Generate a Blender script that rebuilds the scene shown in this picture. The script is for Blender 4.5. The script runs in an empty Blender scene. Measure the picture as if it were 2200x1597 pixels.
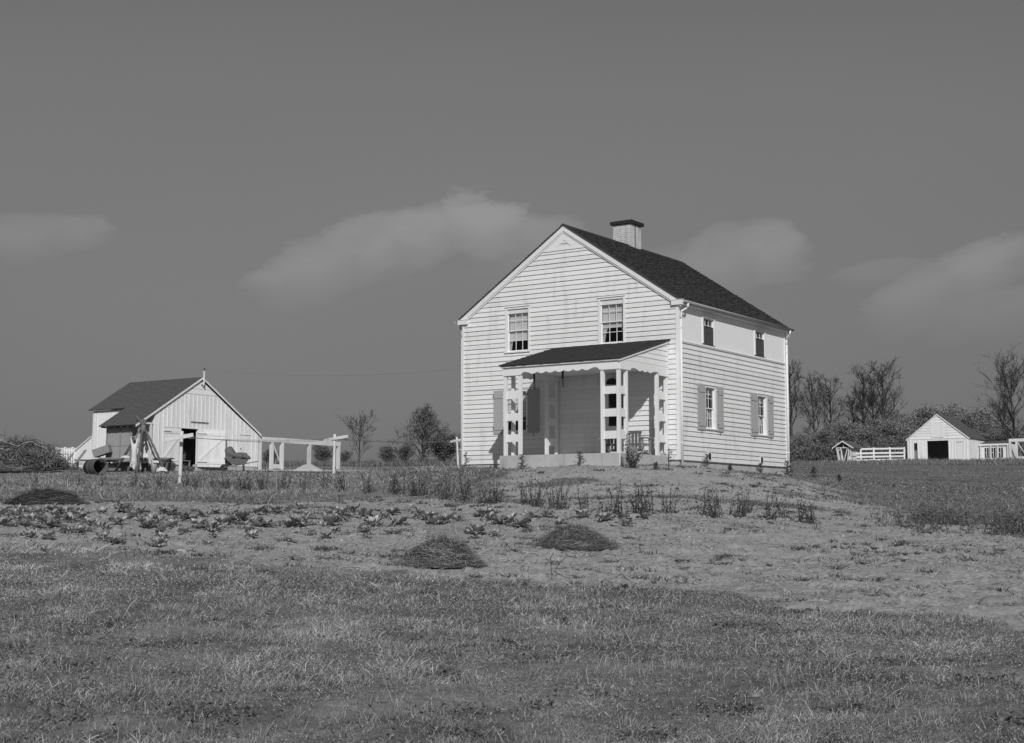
import bpy, math, random
import numpy as np
from mathutils import Vector, Matrix
R = random.Random(7)
rng = np.random.default_rng(11)
PI = math.pi
S = bpy.context.scene
COL = S.collection
# ------------------------------------------------------------------ camera
EYE = 1.6
FPX, PITCH, ROLL, CX, CY = 3015.6, 0.1016, 0.0017, 1090.0, 798.5
cd = bpy.data.cameras.new('camera'); cam = bpy.data.objects.new('camera', cd); COL.objects.link(cam)
cd.sensor_width = 36; cd.sensor_fit = 'HORIZONTAL'; cd.lens = FPX/2200*36; cd.shift_x = 10/2200
cd.clip_start = .1; cd.clip_end = 8000
cam.matrix_world = Matrix.Translation((0, 0, EYE)) @ Matrix.Rotation(PI/2+PITCH, 4, 'X') @ Matrix.Rotation(ROLL, 4, 'Z')
S.camera = cam
# ------------------------------------------------------------------ sun and sky
TO_SUN = Vector((.386, -4.279, 2.60)).normalized()
sl = bpy.data.lights.new('sun', 'SUN'); sl.energy = 3.0; sl.angle = math.radians(.5); sl.color = (1, .998, .995)
sun = bpy.data.objects.new('sun', sl); COL.objects.link(sun)
sun.rotation_euler = TO_SUN.to_track_quat('Z', 'Y').to_euler()
W_ = bpy.data.worlds.new('World'); S.world = W_; W_.use_nodes = True
wt = W_.node_tree; wn = wt.nodes; wl = wt.links
for n_ in list(wn): wn.remove(n_)
def N(tree, typ, **kw):
    n_ = tree.nodes.new(typ)
    for k, v in kw.items():
        if k.startswith('i_'):
            key = k[2:]; key = int(key) if key.isdigit() else key.replace('_', ' ')
            n_.inputs[key].default_value = v
        else: setattr(n_, k, v)
    return n_
sky = N(wt, 'ShaderNodeTexSky', sky_type='NISHITA', sun_disc=False)
sky.sun_elevation = math.asin(TO_SUN.z); sky.sun_rotation = math.atan2(TO_SUN.x, TO_SUN.y)
sky.air_density = 1.0; sky.dust_density = .6; sky.ozone_density = 1.0
bw = N(wt, 'ShaderNodeRGBToBW'); wl.new(sky.outputs[0], bw.inputs[0])
tc = N(wt, 'ShaderNodeTexCoord'); sep = N(wt, 'ShaderNodeSeparateXYZ'); wl.new(tc.outputs['Generated'], sep.inputs[0])
def M(op, a, b=None, c=None, tree=wt, clamp=False):
    m_ = tree.nodes.new('ShaderNodeMath'); m_.operation = op; m_.use_clamp = clamp
    for i, v in enumerate((a, b, c)):
        if v is None: continue
        if isinstance(v, (int, float)): m_.inputs[i].default_value = v
        else: tree.links.new(v, m_.inputs[i])
    return m_.outputs[0]
zz = sep.outputs[2]
# storm-dark air low down, as a yellow or orange filter shows it
low = N(wt, 'ShaderNodeMapRange', interpolation_type='SMOOTHSTEP', i_1=-.02, i_2=.36, i_3=.335, i_4=1.0); wl.new(zz, low.inputs[0])
base = M('MULTIPLY', bw.outputs[0], low.outputs[0])
# clouds: direction as (x/y, z/y) in front, soft billows
az = M('ARCTAN2', sep.outputs[0], sep.outputs[1])
el = M('ARCSINE', zz)
cmb = N(wt, 'ShaderNodeCombineXYZ'); wl.new(M('ADD', az, M('MULTIPLY', el, -.9)), cmb.inputs[0]); wl.new(M('MULTIPLY', el, 2.2), cmb.inputs[1])
n1 = N(wt, 'ShaderNodeTexNoise', i_Scale=13.0, i_Detail=10.0, i_Roughness=.66); wl.new(cmb.outputs[0], n1.inputs['Vector'])
n2 = N(wt, 'ShaderNodeTexNoise', i_Scale=2.6, i_Detail=3.0, i_Roughness=.5); wl.new(cmb.outputs[0], n2.inputs['Vector'])
def px_az(px): return math.atan((px-CX)/FPX)
def px_el(py): return math.atan((1105-py)/FPX)
def blob(px, py, rx, ry, tilt=0, amp=1.0):
    """one billow: a torn upper rim, fading away below"""
    wob = M('MULTIPLY', M('SUBTRACT', n1.outputs[0], .5), 2.1)
    dx = M('SUBTRACT', az, px_az(px)); dy = M('SUBTRACT', el, px_el(py))
    c_, s_ = math.cos(tilt), math.sin(tilt)
    u = M('ADD', M('MULTIPLY', dx, c_*FPX/rx), M('MULTIPLY', dy, s_*FPX/rx))
    v = M('ADD', M('MULTIPLY', dx, -s_*FPX/ry), M('MULTIPLY', dy, c_*FPX/ry))
    r = M('ADD', M('SQRT', M('ADD', M('MULTIPLY', u, u), M('MULTIPLY', v, v))), wob)
    soft = N(wt, 'ShaderNodeMapRange', interpolation_type='SMOOTHSTEP', i_1=-.35, i_2=.45, i_3=1.9, i_4=.62); wl.new(v, soft.inputs[0])
    q = M('DIVIDE', M('SUBTRACT', 1.12, r), soft.outputs[0], clamp=True)
    return M('MULTIPLY', M('MULTIPLY', q, M('SUBTRACT', 2.0, q)), amp)
cl = None
for b_ in ((1035, 480, 130, 72, -.05, 1.0), (905, 500, 120, 70, .2, .85), (800, 530, 120, 75, .25, .75), (680, 580, 150, 62, .3, .6), (600, 605, 90, 40, .2, .5), (1160, 510, 140, 62, -.25, .6), (1290, 600, 260, 80, -.1, .28),
           (1660, 550, 90, 66, .05, .75), (1560, 570, 130, 70, .25, .6), (1430, 590, 120, 60, .2, .35), (2130, 600, 130, 62, .35, .7), (2000, 650, 150, 60, .35, .5), (1900, 600, 90, 30, .1, .3), (2150, 690, 140, 60, .1, .35),
           (140, 525, 80, 34, .1, .5), (30, 545, 110, 46, .2, .45), (-300, 560, 200, 80, .1, .6), (2500, 560, 220, 100, .1, .7)):
    o_ = blob(*b_); cl = o_ if cl is None else M('MAXIMUM', cl, o_)
den = M('MULTIPLY', cl, M('ADD', .10, M('MULTIPLY', n1.outputs[0], 1.75)))
far_ = N(wt, 'ShaderNodeMapRange', interpolation_type='SMOOTHSTEP', i_1=.55, i_2=.75, i_3=0.0, i_4=.35); wl.new(n2.outputs[0], far_.inputs[0])
crisp = N(wt, 'ShaderNodeMapRange', interpolation_type='LINEAR', i_1=.0, i_2=1.0, i_3=0.0, i_4=1.0); wl.new(den, crisp.inputs[0])
CLOUD_GAIN = .50
tot = M('MULTIPLY', base, M('ADD', M('ADD', .94, M('MULTIPLY', n2.outputs[0], .12)), M('MULTIPLY', crisp.outputs[0], CLOUD_GAIN)))
bg = N(wt, 'ShaderNodeBackground', i_1=.0535); wl.new(tot, bg.inputs[0])
wo = N(wt, 'ShaderNodeOutputWorld'); wl.new(bg.outputs[0], wo.inputs[0])
S.view_settings.view_transform = 'Standard'; S.view_settings.look = 'None'
S.view_settings.exposure = 0.0; S.view_settings.gamma = 1.0; S.view_settings.use_curve_mapping = False
S.render.engine = 'CYCLES'
S.cycles.max_bounces = 8; S.cycles.transparent_max_bounces = 16
# ------------------------------------------------------------------ pixel helpers (only used to measure where things stand)
def ray(px, py):
    x = px-CX; y = py-CY; cr, sr = math.cos(ROLL), math.sin(ROLL)
    u = cr*x+sr*y; v = -sr*x+cr*y
    dx, dy, dz = u/FPX, 1.0, -v/FPX
    c, s = math.cos(PITCH), math.sin(PITCH)
    d = (dx, c*dy-s*dz, s*dy+c*dz)
    return d[0]/d[1], d[2]/d[1]        # per metre forward
YAW = .6047
T = Vector((math.cos(YAW), -math.sin(YAW), 0)); NN = Vector((math.sin(YAW), math.cos(YAW), 0))
# ------------------------------------------------------------------ terrain heights
TP = [0, 385, 715, 985, 1260, 1460, 1690, 1900, 2180]
TD = [(5,  [1975]*9), (9, [1602]*9),
 (14, [1362,1366,1372,1380,1385,1388,1392,1392,1396]),
 (20, [1210,1222,1236,1246,1253,1256,1260,1264,1268]),
 (27, [1128,1136,1146,1152,1156,1160,1168,1175,1182]),
 (33, [1090,1096,1102,1106,1106,1108,1118,1128,1140]),
 (38, [1073,1076,1080,1072,1062,1058,1080,1102,1114]),
 (40.5, [1066,1069,1072,1048,1020,1022,1056,1088,1100]),
 (43, [1060,1062,1062,1024,999,999,1040,1076,1088]),
 (46, [1054,1056,1050,1011,999,1000,1026,1064,1077]),
 (51, [1047,1048,1036,1006,1008,1009,1021,1046,1062]),
 (60, [1036,1036,1028,1017,1017,1017,1028,1038,1048]),
 (75, [1024,1020,1020,1016,1017,1018,1020,1026,1034]),
 (88, [1010,1009,1013,1013,1013,1012,1012,1015,1022]),
 (110,[1004,1004,1005,1003,1002,1002,1004,1005,1008]),
 (144,[1001,999,1000,993,993,993,997,991,989]),
 (185,[999,997,997,989,990,992,996,992,990]),
 (320,[1012,1012,1010,1006,1005,1005,1010,1010,1010]),
 (800,[1070]*9), (3500,[1099]*9)]
_u = np.array([ray(p, 1100)[0] for p in TP])
_ld = np.log(np.array([d for d, _ in TD]))
_z = np.array([[ray(p, y)[1]*d for p, y in zip(TP, ys)] for d, ys in TD])
GU = np.linspace(_u[0]-.02, _u[-1]+.02, 140); GL = np.linspace(math.log(5), math.log(3500), 420)
tmp = np.array([np.interp(GU, _u, row) for row in _z])
G = np.array([np.interp(GL, _ld, tmp[:, j]) for j in range(len(GU))]).T
def blur(a, k, ax):
    w = np.hanning(k+2)[1:-1]; w /= w.sum(); p = k//2
    pad = [(0, 0), (0, 0)]; pad[ax] = (p, p); b = np.pad(a, pad, mode='edge')
    return np.apply_along_axis(lambda m: np.convolve(m, w, 'valid'), ax, b)
G = blur(blur(G, 9, 0), 13, 1)
def hz(x, y):
    """terrain height (world z) for arrays of world x, y"""
    x = np.asarray(x, float); y = np.asarray(y, float)
    r = np.hypot(x, y)+1e-6; th = np.arctan2(x, y)
    tm = math.atan(GU[-1]); thc = np.clip(th, math.atan(GU[0]), tm)
    u = np.tan(thc); d = r*np.cos(thc)
    fu = np.clip((u-GU[0])/(GU[1]-GU[0]), 0, len(GU)-1.001); fl = np.clip((np.log(np.maximum(d, 5))-GL[0])/(GL[1]-GL[0]), 0, len(GL)-1.001)
    i = fl.astype(int); j = fu.astype(int); a = fl-i; b = fu-j
    z = (G[i, j]*(1-a)+G[i+1, j]*a)*(1-b)+(G[i, j+1]*(1-a)+G[i+1, j+1]*a)*b
    z = np.where(d < 5, G[0, 70]+(z-G[0, 70]), z)
    back = np.clip((np.abs(th)-1.2)/1.2, 0, 1); back = back*back*(3-2*back)
    return EYE + z*(1-back)+back*(-1.6)
def gz(x, y): return float(hz([x], [y])[0])
def at(px, d):
    x = ray(px, 1100)[0]*d
    return Vector((x, d, gz(x, d)))
def hit(px, py, d0=8, d1=160):
    """where the sight line through a pixel meets the ground"""
    ux, uz = ray(px, py); ds = np.geomspace(d0, d1, 600)
    z = hz(ux*ds, ds); below = EYE+uz*ds <= z
    k = int(np.argmax(below)) if below.any() else 599
    d = float(ds[k]); return Vector((ux*d, d, float(z[k])))
# value noise
_P = rng.random((256, 256))
def vnoise(x, y, s):
    x = x*s+1000.5; y = y*s+1000.5; i = np.floor(x).astype(int); j = np.floor(y).astype(int); a = x-i; b = y-j
    a = a*a*(3-2*a); b = b*b*(3-2*b); g = lambda i, j: _P[i % 256, j % 256]
    return (g(i, j)*(1-a)+g(i+1, j)*a)*(1-b)+(g(i, j+1)*(1-a)+g(i+1, j+1)*a)*b
def fbm(x, y, s, o=4):
    t = 0; w = .5; tot = 0
    for k in range(o): t = t+w*vnoise(x+13.7*k, y-7.1*k, s); tot += w; s *= 2.03; w *= .55
    return t/tot
def img(x, y, z):
    x = np.asarray(x, float); y = np.asarray(y, float); z = np.asarray(z, float)-EYE
    c, s = math.cos(PITCH), math.sin(PITCH); yc = np.maximum(c*y+s*z, .01); zc = -s*y+c*z
    u = FPX*x/yc; v = -FPX*zc/yc
    return CX+u-ROLL*v, CY+v+ROLL*u
def sst(a, b, x):
    t = np.clip((x-a)/(b-a), 0, 1); return t*t*(3-2*t)
EDX = [-400, 0, 300, 500, 700, 850, 1000, 1200, 1400, 1550, 1700, 1850, 1950, 2180, 2600]
EDY = [1170, 1172, 1188, 1200, 1216, 1232, 1250, 1262, 1268, 1285, 1300, 1312, 1322, 1352, 1370]
# the garden's corners, surveyed once: turn the edge line into ground points
_edge = [hit(p, y) for p, y in zip(EDX, EDY)]
_eu = np.array([e.x/e.y for e in _edge]); _ed = np.array([e.y for e in _edge])
_back = [hit(p, y) for p, y in ((0, 1066), (400, 1064), (700, 1072), (900, 1072))] 
def zones(x, y):
    """grass weight 0..1, plus dark-turf weight"""
    u = x/np.maximum(y, .1); n = fbm(x, y, .9, 4)-.5; n2 = fbm(x+50, y, .35, 3)-.5
    ed = np.interp(u, _eu, _ed)
    g = 1-sst(-.9, .7, y-ed+n*2.6)                       # foreground meadow
    # weedy strip behind the garden, left of the mound
    bk = np.interp(u, [-.4, -.13, -.07, -.02, .02], [36.5, 37, 40, 44, 49])
    g = np.maximum(g, .8*sst(-1.0, 1.2, y-bk+n*3+n2*4)*(u < .03))
    # house mound: bare earth with streaks of turf
    px = CX+u*FPX
    st = sst(.52, .64, fbm(x*.35+y*.1, y*.9, .8, 4)+.06*np.cos(y*1.7))
    onm = sst(-.06, -.02, u)*(1-sst(.2, .25, u))*sst(33.5, 36.5, y)*(1-sst(52, 60, y))
    g = np.maximum(g, onm*st*.85)
    sh_l = sst(-.10, -.06, u+n*.03)*(1-sst(-.012, .012, u+n*.05))*sst(36, 38.5, y+n*5)*(1-sst(45.5, 48, y))
    g = np.maximum(g, sh_l*.95)
    # turf tongue on the right shoulder of the mound and the field beyond
    fe = np.interp(u, [.1, .17, .22, .27, .36, .5], [49, 46, 42.5, 36.5, 33.5, 33])
    fld = sst(-2.5, 5.5, y-fe+n*11+n2*9)*sst(.07, .17, u+n*.10)
    g = np.maximum(g, fld)
    g = np.maximum(g, sst(52, 60, y+n*8))
    # little turf islands in the dirt
    isl = sst(.66, .76, fbm(x*.8, y*1.6, 1.15, 3))
    g = np.maximum(g, isl*.9*sst(20, 14, y+0*x) + isl*.4)
    dark = fld*sst(.14, .2, u)*(1-sst(115, 125, y))
    return np.clip(g, 0, 1), np.clip(dark, 0, 1)
# ------------------------------------------------------------------ materials
MATS = {}
def mat(name, v, var=.15, scale=6.0, rough=.85, bump=.0, bscale=40., stretch=(1, 1, 1), rnd=.0, spec=.25, metal=0, stains=0.0):
    if name in MATS: return MATS[name]
    m = bpy.data.materials.new(name); m.use_nodes = True; t = m.node_tree; b = t.nodes['Principled BSDF']
    b.inputs['Roughness'].default_value = rough; b.inputs['Specular IOR Level'].default_value = spec; b.inputs['Metallic'].default_value = metal
    c = t.nodes.new('ShaderNodeTexCoord'); mp = t.nodes.new('ShaderNodeMapping'); mp.inputs['Scale'].default_value = stretch
    t.links.new(c.outputs['Object'], mp.inputs[0])
    oi = t.nodes.new('ShaderNodeObjectInfo')
    off = t.nodes.new('ShaderNodeVectorMath'); off.operation = 'ADD'; t.links.new(mp.outputs[0], off.inputs[0])
    cx = t.nodes.new('ShaderNodeCombineXYZ'); t.links.new(M('MULTIPLY', oi.outputs['Random'], 37.0, tree=t), cx.inputs[0]); t.links.new(cx.outputs[0], off.inputs[1])
    no = t.nodes.new('ShaderNodeTexNoise'); no.inputs['Scale'].default_value = scale; no.inputs['Detail'].default_value = 6; no.inputs['Roughness'].default_value = .62
    t.links.new(off.outputs[0], no.inputs['Vector'])
    val = M('MULTIPLY', M('ADD', 1-var, M('MULTIPLY', no.outputs[0], 2*var, tree=t), tree=t), v, tree=t)
    if rnd: val = M('MULTIPLY', val, M('ADD', 1-rnd, M('MULTIPLY', oi.outputs['Random'], 2*rnd, tree=t), tree=t), tree=t)
    if stains:
        n2 = t.nodes.new('ShaderNodeTexNoise'); n2.inputs['Scale'].default_value = 1.3; n2.inputs['Detail'].default_value = 5
        mp2 = t.nodes.new('ShaderNodeMapping'); mp2.inputs['Scale'].default_value = (2.2, 2.2, .5); t.links.new(c.outputs['Object'], mp2.inputs[0]); t.links.new(mp2.outputs[0], n2.inputs['Vector'])
        mr = t.nodes.new('ShaderNodeMapRange'); mr.inputs[1].default_value = .52; mr.inputs[2].default_value = .72; mr.inputs[3].default_value = 1; mr.inputs[4].default_value = 1-stains
        t.links.new(n2.outputs[0], mr.inputs[0]); val = M('MULTIPLY', val, mr.outputs[0], tree=t)
    cc = t.nodes.new('ShaderNodeCombineColor'); [t.links.new(val, cc.inputs[i]) for i in range(3)]
    t.links.new(cc.outputs[0], b.inputs['Base Color'])
    if bump:
        nb = t.nodes.new('ShaderNodeTexNoise'); nb.inputs['Scale'].default_value = bscale; nb.inputs['Detail'].default_value = 5; t.links.new(mp.outputs[0], nb.inputs['Vector'])
        bp = t.nodes.new('ShaderNodeBump'); bp.inputs['Strength'].default_value = bump; bp.inputs['Distance'].default_value = .02
        t.links.new(nb.outputs[0], bp.inputs['Height']); t.links.new(bp.outputs[0], b.inputs['Normal'])
    MATS[name] = m; return m
def vcmat(name, mul=1.0, rough=.8, trans=0.0, spec=.2, noise=0.0):
    """colour from a per-vertex grey"""
    if name in MATS: return MATS[name]
    m = bpy.data.materials.new(name); m.use_nodes = True; t = m.node_tree; b = t.nodes['Principled BSDF']
    b.inputs['Roughness'].default_value = rough; b.inputs['Specular IOR Level'].default_value = spec
    a = t.nodes.new('ShaderNodeAttribute'); a.attribute_name = 'shade'
    v = M('MULTIPLY', a.outputs['Fac'], mul, tree=t)
    if noise:
        no = t.nodes.new('ShaderNodeTexNoise'); no.inputs['Scale'].default_value = 14; no.inputs['Detail'].default_value = 5
        c = t.nodes.new('ShaderNodeTexCoord'); t.links.new(c.outputs['Object'], no.inputs['Vector'])
        v = M('MULTIPLY', v, M('ADD', 1-noise, M('MULTIPLY', no.outputs[0], 2*noise, tree=t), tree=t), tree=t)
    cc = t.nodes.new('ShaderNodeCombineColor'); [t.links.new(v, cc.inputs[i]) for i in range(3)]
    t.links.new(cc.outputs[0], b.inputs['Base Color'])
    if trans:
        tr = t.nodes.new('ShaderNodeBsdfTranslucent'); t.links.new(cc.outputs[0], tr.inputs[0]); mx = t.nodes.new('ShaderNodeMixShader'); mx.inputs[0].default_value = trans
        o = t.nodes['Material Output']; t.links.new(b.outputs[0], mx.inputs[1]); t.links.new(tr.outputs[0], mx.inputs[2]); t.links.new(mx.outputs[0], o.inputs[0])
    MATS[name] = m; return m
WHITE = mat('white_paint', .745, .09, 3.0, .6, .15, 30, (1, 1, 6), rnd=.05, stains=.14)
TRIM = mat('trim_paint', .76, .05, 4.0, .6, rnd=.02)
STUCCO = mat('stucco_paint', .80, .05, 2.0, .9, .35, 60, rnd=0)
SHINGLE = mat('dark_shingle', .062, .5, 4.0, .9, .4, 30, (1, 3, 3))
SHINGLE2 = mat('weathered_shingle', .11, .5, 4.0, .9, .4, 30, (3, 1, 3))
CONC = mat('concrete', .45, .22, 1.6, .95, .3, 50, stains=.3)
SHUT = mat('shutter_paint', .40, .08, 4.0, .7, .1, 20, (8, 8, 1), rnd=.02)
PBRICK = mat('painted_brick', .62, .25, 3.0, .9, .4, 60, stains=.35)
MORTAR = mat('mortar', .30, .2, 8.0, .95)
DARK = mat('dark_iron', .03, .2, 5.0, .6)
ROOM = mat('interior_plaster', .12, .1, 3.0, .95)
SCREEN = mat('screen_wire', .075, .3, 9.0, .9, rnd=.1)
SCRF = mat('screen_frame', .055, .2, 9.0, .8)
SHADE = mat('blind_cloth', .78, .05, 3.0, .9)
LACE = mat('curtain_cloth', .6, .15, 30.0, .9)
BARNW = mat('barn_white', .78, .10, 4.0, .8, .3, 20, (4, 4, .6), rnd=.05, stains=.12)
WWOOD = mat('whitewashed_wood', .66, .25, 6.0, .85, .4, 25, (3, 3, 1), rnd=.05, stains=.2)
OLDW = mat('old_wood', .13, .35, 6.0, .9, .4, 25, rnd=.2)
GREYW = mat('grey_wood', .25, .3, 6.0, .9, .4, 25, rnd=.15)
CANVAS = mat('grey_canvas', .33, .15, 3.0, .95, .5, 4)
STEEL = mat('dull_steel', .16, .3, 5.0, .6, .2, 20)
SAND = mat('pale_sand', .44, .15, 10.0, .95, .4, 30)
STONE = mat('field_stone', .24, .25, 8.0, .9, .5, 20, rnd=.2)
SACK = mat('sack_cloth', .13, .3, 6.0, .95, .5, 12)
FLESH = mat('pale_hide', .60, .12, 5.0, .6, .1, 10)
BARK = mat('bark', .075, .3, 8.0, .95, .5, 20)
BARK2 = mat('far_bark', .085, .3, 1.0, .95)
BENCH = mat('bench_paint', .13, .15, 6.0, .7)
def glassmat():
    m = bpy.data.materials.new('window_glass'); m.use_nodes = True; t = m.node_tree
    for n_ in list(t.nodes): t.nodes.remove(n_)
    o = t.nodes.new('ShaderNodeOutputMaterial'); g = t.nodes.new('ShaderNodeBsdfGlossy'); g.inputs['Roughness'].default_value = .02
    tr = t.nodes.new('ShaderNodeBsdfTransparent'); tr.inputs[0].default_value = (.9, .9, .9, 1)
    f = t.nodes.new('ShaderNodeFresnel'); f.inputs[0].default_value = 1.5
    mx = t.nodes.new('ShaderNodeMixShader'); gm = t.nodes.new('ShaderNodeNewGeometry'); t.links.new(M('MULTIPLY', M('MULTIPLY', f.outputs[0], 1.3, tree=t, clamp=True), M('SUBTRACT', 1.0, gm.outputs['Backfacing'], tree=t), tree=t), mx.inputs[0]); t.links.new(tr.outputs[0], mx.inputs[1]); t.links.new(g.outputs[0], mx.inputs[2]); t.links.new(mx.outputs[0], o.inputs[0])
    return m
GLASS = glassmat()
# ------------------------------------------------------------------ mesh helpers
def link(name, me, m=None, parent=None, loc=None, rot=None):
    o = bpy.data.objects.new(name, me); COL.objects.link(o)
    if m is not None and me is not None and not me.materials: me.materials.append(m)
    if parent: o.parent = parent
    if loc is not None: o.location = loc
    if rot is not None: o.rotation_euler = rot
    return o
def tag(o, label=None, cat=None, group=None, kind=None):
    if label: o['label'] = label
    if cat: o['category'] = cat
    if group: o['group'] = group
    if kind: o['kind'] = kind
    return o
def empty(name, loc, rz=0, sc=1, label=None, cat=None, group=None):
    o = bpy.data.objects.new(name, None); COL.objects.link(o); o.location = loc; o.rotation_euler = (0, 0, rz); o.scale = (sc,)*3
    return tag(o, label, cat, group)
class MB:
    def __init__(s): s.v = []; s.f = []
    def hexa(s, p):
        n = len(s.v); s.v += [tuple(q) for q in p]
        s.f += [(n, n+3, n+2, n+1), (n+4, n+5, n+6, n+7), (n, n+1, n+5, n+4), (n+1, n+2, n+6, n+5), (n+2, n+3, n+7, n+6), (n+3, n, n+4, n+7)]; return s
    def box(s, x0, x1, y0, y1, z0, z1):
        return s.hexa([(x0, y0, z0), (x1, y0, z0), (x1, y1, z0), (x0, y1, z0), (x0, y0, z1), (x1, y0, z1), (x1, y1, z1), (x0, y1, z1)])
    def beam(s, p, q, w, h=None, up=(0, 0, 1)):
        h = h or w; p = Vector(p); q = Vector(q); d = (q-p).normalized(); upv = Vector(up)
        if abs(d.dot(upv)) > .98: upv = Vector((1, 0, 0))
        a = d.cross(upv).normalized()*w/2; b = a.cross(d).normalized()*h/2
        return s.hexa([p-a-b, p+a-b, q+a-b, q-a-b, p-a+b, p+a+b, q+a+b, q-a+b])
    def tube(s, pts, rads, k=6, cap=True):
        pts = [Vector(p) for p in pts]; n0 = len(s.v); prev = None
        for i, p in enumerate(pts):
            d = (pts[min(i+1, len(pts)-1)]-pts[max(i-1, 0)]).normalized()
            ref = Vector((0, 0, 1)) if abs(d.z) < .9 else Vector((1, 0, 0))
            a = d.cross(ref).normalized(); b = a.cross(d).normalized(); r = rads[i] if hasattr(rads, '__len__') else rads
            for j in range(k):
                t_ = 2*PI*j/k; s.v.append(tuple(p+a*math.cos(t_)*r+b*math.sin(t_)*r))
        for i in range(len(pts)-1):
            for j in range(k):
                a0 = n0+i*k+j; a1 = n0+i*k+(j+1) % k; s.f.append((a0, a1, a1+k, a0+k))
        if cap:
            s.f.append(tuple(n0+j for j in range(k))[::-1]); s.f.append(tuple(n0+(len(pts)-1)*k+j for j in range(k)))
        return s
    def lathe(s, prof, c=(0, 0, 0), k=16):
        n0 = len(s.v)
        for r, z in prof:
            for j in range(k): t_ = 2*PI*j/k; s.v.append((c[0]+r*math.cos(t_), c[1]+r*math.sin(t_), c[2]+z))
        for i in range(len(prof)-1):
            for j in range(k):
                a0 = n0+i*k+j; a1 = n0+i*k+(j+1) % k; s.f.append((a0, a1, a1+k, a0+k))
        return s
    def poly_prism(s, poly, fn, d0, d1):
        """poly list of 2d, fn(u,v,depth)->xyz"""
        n0 = len(s.v); k = len(poly); s.v += [tuple(fn(u, v, d0)) for u, v in poly]+[tuple(fn(u, v, d1)) for u, v in poly]
        s.f.append(tuple(range(n0, n0+k))); s.f.append(tuple(range(n0+2*k-1, n0+k-1, -1)))
        for i in range(k): j = (i+1) % k; s.f.append((n0+i, n0+k+i, n0+k+j, n0+j))
        return s
    def quad(s, a, b, c, d):
        n = len(s.v); s.v += [tuple(a), tuple(b), tuple(c), tuple(d)]; s.f.append((n, n+1, n+2, n+3)); return s
    def mesh(s, name, smooth=False, fix=True):
        me = bpy.data.meshes.new(name); me.from_pydata(s.v, [], s.f)
        if fix:
            import bmesh
            bm = bmesh.new(); bm.from_mesh(me); bmesh.ops.recalc_face_normals(bm, faces=bm.faces); bm.to_mesh(me); bm.free()
        if smooth: me.shade_smooth()
        me.update(); return me
    def build(s, name, m, parent=None, smooth=False, loc=None, rot=None, fix=True): return link(name, s.mesh(name, smooth, fix), m, parent, loc, rot)
def npmesh(name, V, F, shade=None):
    """V (n,3), F (m,k) numpy; shade per vertex"""
    me = bpy.data.meshes.new(name); k = F.shape[1]
    me.vertices.add(len(V)); me.vertices.foreach_set('co', V.astype(np.float32).ravel())
    me.loops.add(F.size); me.loops.foreach_set('vertex_index', F.astype(np.int32).ravel())
    me.polygons.add(len(F)); me.polygons.foreach_set('loop_start', (np.arange(len(F))*k).astype(np.int32))
    if shade is not None:
        a = me.attributes.new('shade', 'FLOAT', 'POINT'); a.data.foreach_set('value', shade.astype(np.float32).ravel())
    me.update(calc_edges=True); return me
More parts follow.
